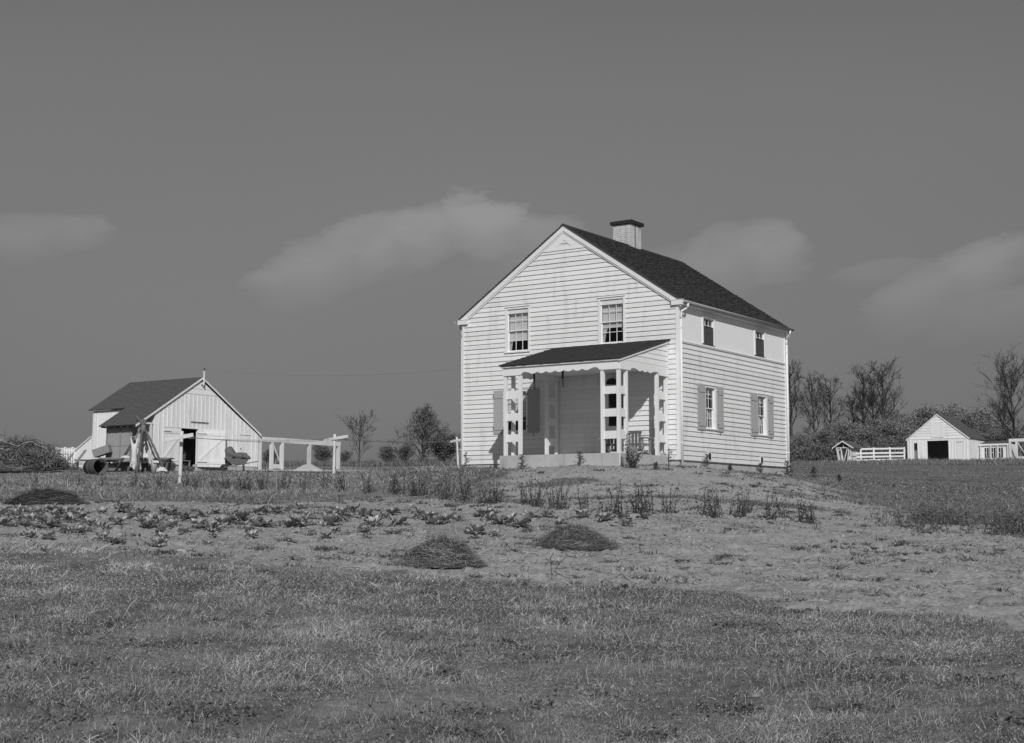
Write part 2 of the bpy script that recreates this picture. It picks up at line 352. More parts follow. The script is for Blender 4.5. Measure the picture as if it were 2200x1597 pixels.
# ------------------------------------------------------------------ GROUND
def build_ground():
    dense = np.radians(np.arange(-22.5, 22.51, .085))
    side = np.radians(np.array([26, 31, 38, 46, 56, 68, 82, 98, 116, 136, 158]))
    th = np.concatenate([-side[::-1], dense, side, [np.pi]]); th[0] = th[0]
    r = np.concatenate([np.array([.4, 1.2, 2.5, 4, 5.5, 7]), np.geomspace(8, 62, 400), np.geomspace(63, 330, 120), np.geomspace(350, 3500, 26)])
    TH, RR = np.meshgrid(th, r); X = RR*np.sin(TH); Y = RR*np.cos(TH)
    Z = hz(X, Y); g, dk = zones(X, Y)
    near = 1-sst(60, 120, RR)
    rough = (fbm(X, Y, 2.2, 4)-.5)*.10*near + (fbm(X+9, Y, 16., 3)-.5)*.055*near*(1-g*.5)*(RR < 70)
    lumps = sst(.60, .85, fbm(X+31, Y+7, 7., 3))*.05*(1-g)*near
    Z = Z+rough+lumps
    # furrows left by the hoe in the garden
    Z = Z + .008*np.sin(Y*6.0+X*.6+2*fbm(X, Y, .4, 2))*(1-g)*(RR > 16)*(RR < 34)
    rows, cols = X.shape
    V = np.stack([X, Y, Z], -1).reshape(-1, 3)
    i = np.arange(rows-1)[:, None]*cols; j = np.arange(cols-1)[None, :]
    a = (i+j).ravel(); F = np.stack([a, a+1, a+cols+1, a+cols], 1)
    b = (np.arange(rows-1)*cols); Fw = np.stack([b+cols-1, b, b+cols, b+2*cols-1], 1)
    F = np.concatenate([F, Fw])[:, ::-1]
    V = np.concatenate([V, [[0, 0, float(hz([0.], [.4])[0])]]]); c = len(V)-1
    me = npmesh('ground', V, F)
    for nm, arr in (('grass', g), ('dark', dk)):
        at_ = me.attributes.new(nm, 'FLOAT', 'POINT'); at_.data.foreach_set('value', np.concatenate([arr.ravel(), [1]]).astype(np.float32))
    me.shade_smooth()
    m = bpy.data.materials.new('earth_and_turf'); m.use_nodes = True; t = m.node_tree; bs = t.nodes['Principled BSDF']
    bs.inputs['Roughness'].default_value = .95; bs.inputs['Specular IOR Level'].default_value = .1
    A = lambda nm: (lambda n_: (setattr(n_, 'attribute_name', nm), n_)[1])(t.nodes.new('ShaderNodeAttribute')).outputs['Fac']
    co = t.nodes.new('ShaderNodeTexCoord').outputs['Object']
    def noise(sc, det=5, stretch=None, rough=.6):
        n_ = t.nodes.new('ShaderNodeTexNoise'); n_.inputs['Scale'].default_value = sc; n_.inputs['Detail'].default_value = det; n_.inputs['Roughness'].default_value = rough
        if stretch:
            mp = t.nodes.new('ShaderNodeMapping'); mp.inputs['Scale'].default_value = stretch; t.links.new(co, mp.inputs[0]); t.links.new(mp.outputs[0], n_.inputs['Vector'])
        else: t.links.new(co, n_.inputs['Vector'])
        return n_.outputs[0]
    def rng_(src, a, b, c, d):
        n_ = t.nodes.new('ShaderNodeMapRange'); t.links.new(src, n_.inputs[0])
        for k, v in zip((1, 2, 3, 4), (a, b, c, d)): n_.inputs[k].default_value = v
        return n_.outputs[0]
    big = noise(.5, 4); mid = noise(2.5, 6, rough=.7); fine = noise(22, 5, rough=.7); litter = noise(6, 5, (.6, 2.2, 1), .75)
    dirt = M('MULTIPLY', rng_(big, .3, .7, .33, .42), M('MULTIPLY', rng_(mid, .3, .7, .86, 1.12, ), rng_(fine, .3, .7, .72, 1.25), tree=t), tree=t)
    dirt = M('MULTIPLY', dirt, rng_(litter, .55, .68, 1.0, .6), tree=t)
    gb = noise(.9, 5, rough=.6); gf = noise(9, 6, rough=.75)
    gr = M('MULTIPLY', rng_(gb, .35, .65, .12, .26), rng_(gf, .3, .7, .7, 1.35), tree=t)
    dkf = noise(3, 6, (1, 2.5, 1), .7)
    dg = M('MULTIPLY', rng_(dkf, .3, .7, .15, .21), rng_(gf, .3, .7, .8, 1.2), tree=t)
    def mix(a, b, f):
        return M('ADD', M('MULTIPLY', a, M('SUBTRACT', 1.0, f, tree=t), tree=t), M('MULTIPLY', b, f, tree=t), tree=t)
    gr2 = mix(gr, dg, A('dark'))
    fac = A('grass')
    jit = M('ADD', fac, M('MULTIPLY', M('SUBTRACT', M('ADD', M('MULTIPLY', mid, .55, tree=t), M('MULTIPLY', noise(7, 6, (1, 2, 1), .75), .45, tree=t), tree=t), .5, tree=t), 2.2, tree=t), tree=t)
    f2 = rng_(jit, .22, .72, 0, 1)
    col = mix(dirt, gr2, f2)
    cc = t.nodes.new('ShaderNodeCombineColor'); [t.links.new(col, cc.inputs[i]) for i in range(3)]; t.links.new(cc.outputs[0], bs.inputs['Base Color'])
    bp = t.nodes.new('ShaderNodeBump'); bp.inputs['Strength'].default_value = .9; bp.inputs['Distance'].default_value = .035
    hsum = M('ADD', M('MULTIPLY', mid, .5, tree=t), M('MULTIPLY', fine, .5, tree=t), tree=t)
    t.links.new(hsum, bp.inputs['Height']); t.links.new(bp.outputs[0], bs.inputs['Normal'])
    o = link('ground', me, m); o['kind'] = 'structure'
    return o
build_ground()
# ------------------------------------------------------------------ HOUSE
P0 = Vector((5.6122, 45.855, 1.8269+EYE)); HW, HD, HE, HR = 8.78, 8.67, 5.12, 8.22
house = empty('farmhouse', P0, -YAW, 1, 'white two-storey clapboard farmhouse with dark gabled roof, chimney and corner porch', 'house')
SL = (HR-5.3)/(HW/2)                      # roof pitch, z = 5.3 at the eaves' wall line
def plane_front(y=0): return lambda u, v, d: (u, y-d, v)        # d = outwards
def plane_side(x=0): return lambda u, v, d: (x+d, u, v)
def cells(u0, u1, v0, v1, ops):
    """rectangles covering the wall minus openings"""
    us = sorted({u0, u1, *[max(u0, min(u1, o[0])) for o in ops], *[max(u0, min(u1, o[1])) for o in ops]})
    out = []
    for a, b in zip(us[:-1], us[1:]):
        if b-a < 1e-4: continue
        blk = sorted([(o[2], o[3]) for o in ops if o[0] <= a+1e-5 and o[1] >= b-1e-5]); z = v0
        for c, d in blk:
            if c > z+1e-4: out.append((a, b, z, min(c, v1)))
            z = max(z, d)
        if z < v1-1e-4: out.append((a, b, z, v1))
    return out
def boards(fn, u_of_z, z0, z1, exp, ops, m, parent, lip=.044, name='clapboard', joints=True, top=.010, stuff=False):
    z = z0; acc = MB()
    while z < z1-.02:
        zt = min(z+exp, z1); L0, R0 = u_of_z(z); L1, R1 = u_of_z(zt)
        segs = [(L0, R0, L1, R1, z, zt)]
        for o in ops:
            ns = []
            for (a0, b0, a1, b1, c, d) in segs:
                if o[3] <= c+1e-4 or o[2] >= d-1e-4 or o[1] <= min(a0, a1) or o[0] >= max(b0, b1): ns.append((a0, b0, a1, b1, c, d)); continue
                if min(a0, a1) < o[0]: ns.append((a0, o[0], a1, o[0], c, d))
                if max(b0, b1) > o[1]: ns.append((o[1], b0, o[1], b1, c, d))
                lo, hi = max(min(a0, a1), o[0]), min(max(b0, b1), o[1])
                if o[2] > c+.02: ns.append((lo, hi, lo, hi, c, o[2]))
                if o[3] < d-.02: ns.append((lo, hi, lo, hi, o[3], d))
            segs = ns
        fin = []
        for sg in segs:
            a0, b0, a1, b1, c, d = sg
            if joints and min(b0, b1)-max(a0, a1) > 4 and R.random() < .75:
                q = max(a0, a1)+(.25+.5*R.random())*(min(b0, b1)-max(a0, a1))
                fin += [(a0, q-.002, a1, q-.002, c, d), (q+.002, b0, q+.002, b1, c, d)]
            else: fin.append(sg)
        for a0, b0, a1, b1, c, d in fin:
            if b0-a0 < .01: continue
            def th(zz_): return lip+(top-lip)*(zz_-z)/exp
            j = R.uniform(-.002, .003); k0, k1 = th(c)+j, th(d)+j
            b1_ = max(b1, a1+.001)
            mb = acc if stuff else MB()
            mb.hexa([fn(a0, c, k0), fn(b0, c, k0), fn(b0, c, .001), fn(a0, c, .001), fn(a1, d-.001, k1), fn(b1_, d-.001, k1), fn(b1_, d-.001, .001), fn(a1, d-.001, .001)])
            if not stuff: mb.build(name, m, parent)
        z += exp
    if stuff: o = acc.build(name, m, parent); o['kind'] = 'stuff'
OPF = [(-6.89, -5.83, 3.89, 5.53), (-3.03, -1.97, 3.92, 5.54), (-6.95, -5.92, 1.05, 2.58), (-2.88, -1.92, .0, 2.46)]
OPS = [(1.72, 2.69, 3.93, 4.94), (5.89, 6.86, 3.93, 4.96), (1.83, 2.69, 1.05, 2.56), (6.02, 6.88, 1.04, 2.56), (2.01, 2.27, .04, .28), (6.22, 6.47, .04, .28)]
# shell of the house (hollow, so the windows look into rooms)
sh = MB()
for a, b, c, d in cells(-HW, 0, -.05, 5.3, OPF): sh.box(a, b, .0, .14, c, d)
for a, b, c, d in cells(.14, HD, -.05, 5.3, [o for o in OPS]): sh.box(-.14, .0, a, b, c, d)
sh.box(-HW, -HW+.14, .14, HD, -.05, 5.3); sh.box(-HW+.14, -.14, HD-.14, HD, -.05, 5.3)
for y0 in (0, HD-.14): sh.poly_prism([(-HW, 5.3), (0, 5.3), (-HW/2, HR-.02)], lambda u, v, d: (u, d, v), y0, y0+.14)
sh.build('wall', WHITE, house)
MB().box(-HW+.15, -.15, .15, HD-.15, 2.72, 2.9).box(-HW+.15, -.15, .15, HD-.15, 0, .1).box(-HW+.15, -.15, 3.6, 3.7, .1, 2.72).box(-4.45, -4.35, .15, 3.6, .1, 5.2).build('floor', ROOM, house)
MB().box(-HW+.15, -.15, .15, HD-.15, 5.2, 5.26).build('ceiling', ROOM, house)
# foundation of cast blocks
fo = MB().box(-HW+.03, -.03, .03, HD-.03, -1.1, -.05); fo.build('foundation', CONC, house)
for k in range(3):
    MB().box(-HW+.05+1.18*k, -HW+.05+1.18*k+1.165, .005, .03, -.6, -.055).build('foundation_block', CONC, house)
CB = .055
GALV = mat('galvanised_gutter', .33, .2, 5.0, .6)
# corner boards
cbm = [(-HW-.012, -HW+CB, -.045, -.001, -.03, 5.22), (-.0-CB, .046, -.046, -.001, -.03, 5.16)]
for x0, x1, y0, y1, z0, z1 in cbm: MB().box(x0, x1, y0, y1, z0, z1).build('corner_board', TRIM, house)
MB().box(.001, .046, .0, .10, -.03, 5.1).build('corner_board', TRIM, house)
MB().box(.001, .046, HD-.10, HD+.03, -.03, 5.1).build('corner_board', TRIM, house)
LZ = lambda z: -HW+CB if z < 5.15 else max(-HW+CB, -HW/2-(HR-.02-z)/SL)
RZ = lambda z: -CB if z < 5.15 else min(-CB, -HW/2+(HR-.02-z)/SL)
GV0 = 7.72
boards(plane_front(), lambda z: (LZ(z), RZ(z)), -.03, GV0, .166, OPF, WHITE, house)
boards(plane_side(), lambda z: (.10, HD-.10), -.03, 3.835, .161, OPS, WHITE, house)
boards(lambda u, v, d: (-HW-d, u, v), lambda z: (0, HD), -.03, 5.2, .166, [], WHITE, house, stuff=True, name='rear_clapboards')
boards(lambda u, v, d: (u, HD+d, v), lambda z: (LZ(z), RZ(z)), -.03, 8.0, .166, [], WHITE, house, stuff=True, name='rear_clapboards')
# side: water table and stucco band
MB().box(.002, .055, .10, HD-.10, 3.84, 3.875).build('water_table', TRIM, house)
MB().box(.002, .07, .10, HD-.10, 3.876, 3.89).build('drip_cap', TRIM, house)
st = MB()
for a, b, c, d in cells(.10, HD-.10, 3.891, 5.12, OPS): st.box(.002, .02, a, b, c, d)
st.build('stucco_panel', STUCCO, house)
# rake boards, gable trim and louvre
OVF = .10
def rake(x0, z0, x1, z1, w, y0, y1, m, name, parent=house):
    return MB().poly_prism([(x0, z0), (x1, z1), (x1, z1-w), (x0, z0-w)], lambda u, v, d: (u, d, v), y0, y1).build(name, m, parent)
zr = lambda x: HR-SL*abs(x+HW/2)
for sx in (-1, 1):
    xe = -HW/2+sx*(HW/2+.17)
    rake(-HW/2, zr(-HW/2), xe, zr(xe), .19, -OVF, -.048, TRIM, 'rake_board')
    rake(-HW/2, zr(-HW/2)-.20, xe-sx*.3, zr(xe-sx*.3)-.20, .05, -OVF+.025, -.047, TRIM, 'rake_moulding')
    rake(-HW/2, zr(-HW/2), xe, zr(xe), .19, HD+.048, HD+OVF, TRIM, 'rake_board')
    # eave returns
    x0 = -HW-.17 if sx < 0 else -.17
    MB().box(x0, x0+.42, -.135, .0, 5.06, 5.22).build('eave_return', TRIM, house)
    MB().box(x0-.02, x0+.44, -.15, .0, 5.221, 5.235).build('eave_return_cap', TRIM, house)
tri = [(-HW/2, HR-.26), (-HW/2-.86, HR-.26-.86*SL), (-HW/2+.86, HR-.26-.86*SL)]
gv = MB(); iz = .25
zb_ = HR-.26-.86*SL
MB().box(-HW/2-.86, -HW/2+.86, -.055, -.001, zb_-.02, zb_+.06).build('gable_trim', TRIM, house)
for sx in (-1, 1):
    MB().poly_prism([(-HW/2, HR-.24), (-HW/2+sx*.92, HR-.24-.92*SL), (-HW/2+sx*.40, HR-.24-.92*SL), (-HW/2, HR-.50)][::sx], lambda u, v, d: (u, d, v), -.05, -.002).build('gable_trim', TRIM, house)
lv = tag(MB().poly_prism([(-HW/2-.40, zb_+.061), (-HW/2+.40, zb_+.061), (-HW/2, zb_+.061+.26)], lambda u, v, d: (u, d, v), -.012, -.004).build('gable_vent', DARK, house))
for k in range(5):
    z = zb_+.07+k*.048; w = .38*(1-(z-zb_-.06)/.27)
    if w > .03: MB().box(-HW/2-w, -HW/2+w, -.030, -.014, z+.014, z+.030).build('louvre', TRIM, lv)
# roofs of lapped shingles
def shingle_field(name, O, U, V, lu, lv, m, parent, sw=.2, ex=.14, th=.02, jit=.012):
    O = Vector(O); U = Vector(U).normalized(); V = Vector(V).normalized(); Nn = U.cross(V).normalized()
    if Nn.z < 0: Nn = -Nn
    verts = []; faces = []; row = 0; v = 0
    while v < lv-.01:
        u = -(row % 2)*sw*.5-R.random()*.05; ve = min(v+ex*1.35, lv)
        while u < lu:
            w = sw*R.uniform(.7, 1.3); a = max(u, 0)+.003; b = min(u+w, lu)-.003; u += w
            if b-a < .03: continue
            d = R.uniform(-jit, jit); t0 = th*R.uniform(.8, 1.5); n = len(verts)
            for (uu, vv, hh) in ((a, v+d-.02, 0), (b, v+d-.02, 0), (b, ve, 0.0), (a, ve, 0.0), (a, v+d-.02, t0+.006), (b, v+d-.02, t0+.006), (b, ve, .006), (a, ve, .006)):
                verts.append(tuple(O+U*uu+V*vv+Nn*hh))
            faces += [(n+4, n+5, n+6, n+7), (n, n+1, n+5, n+4), (n+1, n+2, n+6, n+5), (n+3, n, n+4, n+7)]
        v += ex; row += 1
    mb = MB(); mb.v = verts; mb.f = faces
    o = mb.build(name, m, parent, fix=False); o['kind'] = 'stuff'; return o
roof = None
for sx in (-1, 1):
    xe = -HW/2+sx*(HW/2+.20); L = math.hypot(xe+HW/2, HR-zr(xe))
    rb = MB().poly_prism([(-HW/2, HR+.0), (xe, zr(xe)), (xe, zr(xe)+.035), (-HW/2, HR+.035)], lambda u, v, d: (u, d, v), -OVF-.03, HD+OVF+.03).build('roof', SHINGLE, house)
    shingle_field('shingles', (xe, -OVF-.03, zr(xe)+.03), (0, 1, 0), (-sx*(HW/2+.2), 0, HR-zr(xe)), HD+2*OVF+.06, L, SHINGLE, rb, th=.03)
rc = MB()
y = -OVF-.04
while y < HD+OVF:
    rc.hexa([(-HW/2-.11, y, HR-.02), (-HW/2, y, HR+.055), (-HW/2, y+.27, HR+.05), (-HW/2-.11, y+.27, HR-.02), (-HW/2-.11, y, HR), (-HW/2, y, HR+.075), (-HW/2, y+.27, HR+.065), (-HW/2-.11, y+.27, HR)])
    rc.hexa([(-HW/2, y, HR+.055), (-HW/2+.11, y, HR-.02), (-HW/2+.11, y+.27, HR-.02), (-HW/2, y+.27, HR+.05), (-HW/2, y, HR+.075), (-HW/2+.11, y, HR), (-HW/2+.11, y+.27, HR), (-HW/2, y+.27, HR+.065)])
    y += .25
o = rc.build('ridge_cap', SHINGLE, house); o['kind'] = 'stuff'
# soffit, fascia and gutters
for sx in (-1, 1):
    xw = 0 if sx > 0 else -HW
    xa, xb = sorted((xw+sx*.003, xw+sx*.17))
    MB().box(xa, xb, -.09, HD+.09, 5.08, 5.12).build('soffit', TRIM, house)
    xa, xb = sorted((xw+sx*.171, xw+sx*.20))
    MB().box(xa, xb, -.09, HD+.09, 5.07, 5.19).build('fascia', TRIM, house)
    prof = [(sx*(.075*math.cos(a)), -.07*math.sin(a)) for a in np.linspace(0, PI, 9)]+[(sx*(.06*math.cos(a)), -.055*math.sin(a)) for a in np.linspace(PI, 0, 9)]
    MB().poly_prism([(xw+sx*.278+p, 5.19+q) for p, q in prof], lambda u, v, d: (u, d, v), -.12, HD+.13).build('gutter', GALV, house, True)
    def spout(y, dy):
        MB().tube([(xw+sx*.28, y+dy, 5.13), (xw+sx*.28, y+dy, 5.02), (xw+sx*.25, y+dy*.9, 4.95), (xw+sx*.10, y+dy*.3, 4.86), (xw+sx*.09, y, 4.78), (xw+sx*.09, y, 4.6)], .042, 10).build('downspout_elbow', TRIM, house, True)
        MB().tube([(xw+sx*.09, y, 4.6), (xw+sx*.09, y, -.28)], .040, 10).build('downspout', TRIM, house, True)
        for z in (4.3, 2.2, .5): MB().box(*sorted((xw+sx*.035, xw+sx*.14)), y-.046, y+.046, z, z+.03).build('downspout_strap', TRIM, house)
    spout(.06, .13)
    if sx > 0: spout(HD-.02, -.1)
# chimney
ch = MB().box(-5.03, -4.28, 4.45, 5.25, 7.2, 9.08).build('chimney', MORTAR, house)
bk = MB(); z = 7.6; row = 0
while z < 9.06:
    for (x0, x1, y0, y1, ax) in ((-5.03, -4.28, 4.45, 4.45, 0), (-4.28, -4.28, 4.45, 5.25, 1), (-5.03, -5.03, 4.45, 5.25, 1), (-5.03, -4.28, 5.25, 5.25, 0)):
        p = -(row % 2)*.105; Lg = (x1-x0) if ax == 0 else (y1-y0)
        while p < Lg:
            a = max(p, 0)+.004; b = min(p+.21, Lg)-.004; p += .21; e = R.uniform(.004, .012)
            if b-a < .03: continue
            if ax == 0:
                ys = (y0-e, y0) if y0 < 5 else (y0, y0+e); bk.box(x0+a, x0+b, ys[0], ys[1], z, min(z+.062, 9.07))
            else:
                xs = (x0, x0+e) if x0 > -4.5 else (x0-e, x0); bk.box(xs[0], xs[1], y0+a, y0+b, z, min(z+.062, 9.07))
    z += .072; row += 1
o = bk.build('brickwork', PBRICK, ch); o['kind'] = 'stuff'
MB().box(-5.12, -4.19, 4.36, 5.34, 9.085, 9.21).build('chimney_cap', DARK, ch)
MB().box(-4.279, -4.262, 4.76, 4.80, 7.9, 9.05).build('flue_crack', DARK, ch)
MB().box(-4.30, -4.20, 4.42, 5.28, 8.03, 8.14).build('flashing', TRIM, ch)
# windows
def window(fn, u0, u1, v0, v1, cols=3, blind=None, curtain=False, screen=False, casing=.075, inner_shadow=.02, sill=True):
    Q = lambda mb, a, b, c, d, lo, hi: mb.hexa([fn(a, c, lo), fn(b, c, lo), fn(b, c, hi), fn(a, c, hi), fn(a, d, lo), fn(b, d, lo), fn(b, d, hi), fn(a, d, hi)])
    mb = MB(); ou = .048
    Q(mb, u0, u0+casing, v0+.04, v1, -.08, ou); Q(mb, u1-casing, u1, v0+.04, v1, -.08, ou); Q(mb, u0+casing, u1-casing, v1-.075, v1, -.08, ou)
    Q(mb, u0-.01, u1+.01, v1+.001, v1+.018, .0, ou+.03)
    w = mb.build('window', TRIM, house)
    if sill: s_ = MB(); Q(s_, u0-.02, u1+.02, v0, v0+.04, -.10, ou+.035); s_.build('sill', TRIM, w)
    a, b, c, d = u0+casing, u1-casing, v0+.04, v1-.075; mid = c+(d-c)*.5
    for (lo, hi, dep, nm) in ((mid-.02, d, -.035, 'upper_sash'), (c, mid+.02, -.072, 'lower_sash')):
        if screen and nm == 'lower_sash': 
            pass
        s_ = MB(); r = .035; t_ = .03; br = .06 if nm == 'lower_sash' else .035
        Q(s_, a, a+r, lo, hi, dep-t_, dep); Q(s_, b-r, b, lo, hi, dep-t_, dep); Q(s_, a+r, b-r, hi-r, hi, dep-t_, dep); Q(s_, a+r, b-r, lo, lo+br, dep-t_, dep)
        nw = cols; gu = (b-a-2*r)/nw
        for k in range(1, nw): Q(s_, a+r+gu*k-.009, a+r+gu*k+.009, lo+br, hi-r, dep-t_+.004, dep-.004)
        mz = (lo+br+hi-r)/2; Q(s_, a+r, b-r, mz-.009, mz+.009, dep-t_+.006, dep-.006)
        sash = s_.build(nm, TRIM, w)
        for k in range(nw):
            for (q0, q1) in ((lo+br, mz-.009), (mz+.009, hi-r)):
                p_ = MB(); Q(p_, a+r+gu*k+.005, a+r+gu*(k+1)-.005, q0-.003, q1+.003, dep-.018, dep-.014); p_.build('pane', GLASS, w)
    if blind is not None:
        p_ = MB(); zb = d-(d-c)*blind; Q(p_, a+.01, b-.01, zb, d, -.135, -.13); Q(p_, a+.01, b-.01, zb-.02, zb, -.14, -.125); p_.build('roller_blind', SHADE, w)
    if curtain:
        for sgn, uu in ((1, a), (-1, b)):
            p_ = MB(); n_ = 9; zs = np.linspace(c+.02, c+(d-c)*.42, n_); pv = []
            for k, zz_ in enumerate(zs):
                wd = (.09+.16*((zz_-zs[0])/(zs[-1]-zs[0]))**2)*(b-a)
                pv.append([(uu+sgn*wd*j/6, zz_, -.15-.012*math.sin(j*2.1+k*.3)) for j in range(7)])
            for k in range(n_-1):
                for j in range(6): p_.quad(fn(*pv[k][j]), fn(*pv[k][j+1]), fn(*pv[k+1][j+1]), fn(*pv[k+1][j]))
            p_.build('curtain', LACE, w)
        p_ = MB(); zz_ = c+(d-c)*.42
        for j in range(12): p_.quad(fn(a+(b-a)*j/12, zz_-.05-.03*math.sin(j*1.7), -.15), fn(a+(b-a)*(j+1)/12, zz_-.05-.03*math.sin((j+1)*1.7), -.152), fn(a+(b-a)*(j+1)/12, zz_+.03, -.15), fn(a+(b-a)*j/12, zz_+.03, -.15))
        p_.build('valance_curtain', LACE, w)
    if screen:
        top = c+(d-c)*.69; e = .028
        s_ = MB(); Q(s_, a, a+e, c, top, -.02, .0); Q(s_, b-e, b, c, top, -.02, .0); Q(s_, a+e, b-e, top-e, top, -.02, .0); Q(s_, a+e, b-e, c, c+e, -.02, .0)
        sc = s_.build('screen', SCRF, w); s_ = MB(); Q(s_, a+e, b-e, c+e, top-e, -.012, -.009); s_.build('screen_mesh', SCREEN, w)
    return w
FF, FS = plane_front(), plane_side()
window(FF, *OPF[0], blind=.72, curtain=True); window(FF, *OPF[1], blind=.62, curtain=True)
window(FF, *OPF[2], blind=.62)
window(FS, *OPS[0], screen=True, sill=False); window(FS, *OPS[1], screen=True, sill=False)
window(FS, *OPS[2], cols=2, blind=.15, curtain=True, sill=True); window(FS, *OPS[3], cols=2, blind=.15, curtain=True)
for o_ in OPS[4:]:
    v_ = MB(); a, b, c, d = o_; v_.box(.03, .04, a+.02, b-.02, c+.01, d-.02).build('crawl_vent', DARK, house)
    e = .022; MB().box(.0, .05, a, a+e, c, d).box(.0, .05, b-e, b, c, d).box(.0, .05, a+e, b-e, d-e, d).build('vent_frame', TRIM, house)
def shutter(fn, u0, u1, v0, v1):
    Q = lambda mb, a, b, c, d, lo, hi: mb.hexa([fn(a, c, lo), fn(b, c, lo), fn(b, c, hi), fn(a, c, hi), fn(a, d, lo), fn(b, d, lo), fn(b, d, hi), fn(a, d, hi)])
    s_ = tag(Q(MB(), u0+.004, u1-.004, v0+.004, v1-.004, .040, .052).build('shutter', SHUT, house)); n_ = 4; w = (u1-u0)/n_
    for k in range(n_): Q(MB(), u0+w*k+.003, u0+w*(k+1)-.003, v0, v1, .053, .072).build('shutter_board', SHUT, s_)
    for z in (v0+.13, v1-.28): Q(MB(), u0+.015, u1-.015, z, z+.14, .073, .092).build('batten', SHUT, s_)
    um = (u0+u1)/2; p = MB(); p.tube([fn(um, v0-.01, .05), fn(um, v0-.07, .07), fn(um+.03, v0-.12, .055)], .008, 5); p.build('shutter_dog', DARK, s_)
    for z in (v0+.2, v1-.21): Q(MB(), u0-.01, u0+.04, z, z+.04, .093, .102).build('hinge', DARK, s_)
for a in ((FF, -7.37, -6.97, 1.03, 2.57), (FF, -5.90, -5.43, 1.03, 2.57), (FS, 1.25, 1.82, 1.02, 2.57), (FS, 2.71, 3.19, 1.02, 2.57), (FS, 5.42, 6.01, 1.01, 2.56), (FS, 6.90, 7.38, 1.01, 2.57)): shutter(*a)
# door behind the porch
dz0, dz1 = .10, 2.40; dx0, dx1 = -2.88, -1.92
dm = MB().box(dx0, dx0+.09, -.045, .14, dz0, dz1).box(dx1-.09, dx1, -.045, .14, dz0, dz1).box(dx0, dx1, -.045, .14, dz1, 2.46)
dr = dm.build('door', TRIM, house); a, b = dx0+.09, dx1-.09
MB().box(a, b, .04, .08, dz0, 1.15).box(a, a+.1, .04, .08, 1.15, dz1).box(b-.1, b, .04, .08, 1.15, dz1).box(a+.1, b-.1, .04, .08, 2.26, dz1).box(a+.1, b-.1, .04, .08, 1.70, 1.77).build('door_leaf', TRIM, dr)
for z0, z1 in ((1.15, 1.70), (1.77, 2.26)): MB().box(a+.095, b-.095, .055, .06, z0, z1).build('pane', GLASS, dr)
MB().lathe([(.0, 0), (.028, .0), (.028, .03), (.0, .03)], (0, 0, 0), 10).build('door_knob', DARK, dr, loc=(b-.05, .04, 1.05), rot=(PI/2, 0, 0))
lam = MB(); lam.lathe([(.0, .20), (.06, .195), (.14, .15), (.19, .06), (.20, 0), (.185, 0), (.17, .06), (.12, .14), (.0, .18)], (0, 0, 0), 18)
lam.build('porch_lamp', DARK, house, True, loc=(-2.4, -.22, 2.55)); 
# ------------------------------------------------------------------ PORCH (part of the house)
PB, PX0, PX1 = -3.25, -4.72, -.35
MB().box(PX0-.12, PX1+.01, PB-.05, -.048, -.75, .085).build('porch_slab', CONC, house)
MB().box(PX1+.0101, PX1+.03, PB-.055, PB+.0, -.6, .08).build('slab_edge_strip', TRIM, house)
MB().box(PX0-.06, PX1-.02, -.30, -.048, .086, .20).build('porch_step', CONC, house)
pw = .105; h = pw/2
posts = {'a': (PX1-h, PB+h), 'b': (-.98, PB+h), 'c': (-4.09, PB+h), 'd': (PX0+h, PB+h), 'e': (PX1-h, -2.76), 'f': (PX1-h, -.74), 'g': (PX1-h, -.13),
         'h': (PX0+h, -2.76), 'i': (PX0+h, -.74), 'j': (PX0+h, -.13)}
for k, (x, y) in posts.items(): MB().box(x-h, x+h, y-h, y+h, .086, 2.76).build('porch_post', TRIM, house)
def rung(p, q, z):
    (x0, y0), (x1, y1) = posts[p], posts[q]
    if abs(y0-y1) < .01: mb = MB().box(min(x0, x1)+h, max(x0, x1)-h, y0-.03, y0+.03, z-.122, z+.122)
    else: mb = MB().box(x0-.03, x0+.03, min(y0, y1)+h, max(y0, y1)-h, z-.125, z+.125)
    mb.build('trellis_rung', TRIM, house)
for p, q in (('a', 'b'), ('c', 'd'), ('a', 'e'), ('d', 'h'), ('f', 'g'), ('i', 'j')):
    for z in (2.05, 1.34, .65): rung(p, q, z)
def valance(L, blk, nsc, fn, t0, t1):
    zl, zu = 2.69, 3.00; pts = [(0, zu), (0, zl), (blk, zl), (blk+.05, zl+.01), (blk+.09, zl+.055), (blk+.14, zl+.085)]
    c0 = L/2-nsc*.17/1; c1 = L/2+nsc*.17/1
    for k in range(1, 7): t_ = k/7; pts.append((blk+.14+(c0-blk-.14)*t_, zl+.085+.02*math.sin(t_*PI)-.02*t_))
    sw = (c1-c0)/nsc
    for s_ in range(nsc):
        for k in range(0, 8): t_ = k/8; pts.append((c0+sw*(s_+t_), zl+.075-.055*math.sin(PI*t_)))
    pts.append((c1, zl+.075))
    for k in range(6, 0, -1): t_ = k/7; pts.append((L-blk-.14-(c0-blk-.14)*t_, zl+.085+.02*math.sin(t_*PI)-.02*t_))
    pts += [(L-blk-.14, zl+.085), (L-blk-.09, zl+.055), (L-blk-.05, zl+.01), (L-blk, zl), (L, zl), (L, zu)]
    MB().poly_prism(pts, fn, t0, t1).build('scalloped_valance', TRIM, house)
valance(PX1-PX0+.02, .66, 7, lambda u, v, d: (PX0-.01+u, d, v), PB-.035, PB-.002)
valance(-PB-.06, .60, 3, lambda u, v, d: (d, PB+u, v), PX1+.002, PX1+.03)
valance(-PB-.06, .60, 3, lambda u, v, d: (d, PB+u, v), PX0-.03, PX0-.002)
for x in (PX1-.07, PX0+.07): MB().box(x-.06, x+.06, PB+.15, -.05, 2.77, 2.93).build('porch_beam', TRIM, house)
MB().box(PX0, PX1, PB+.001, PB+.14, 2.77, 2.93).build('porch_beam', TRIM, house)
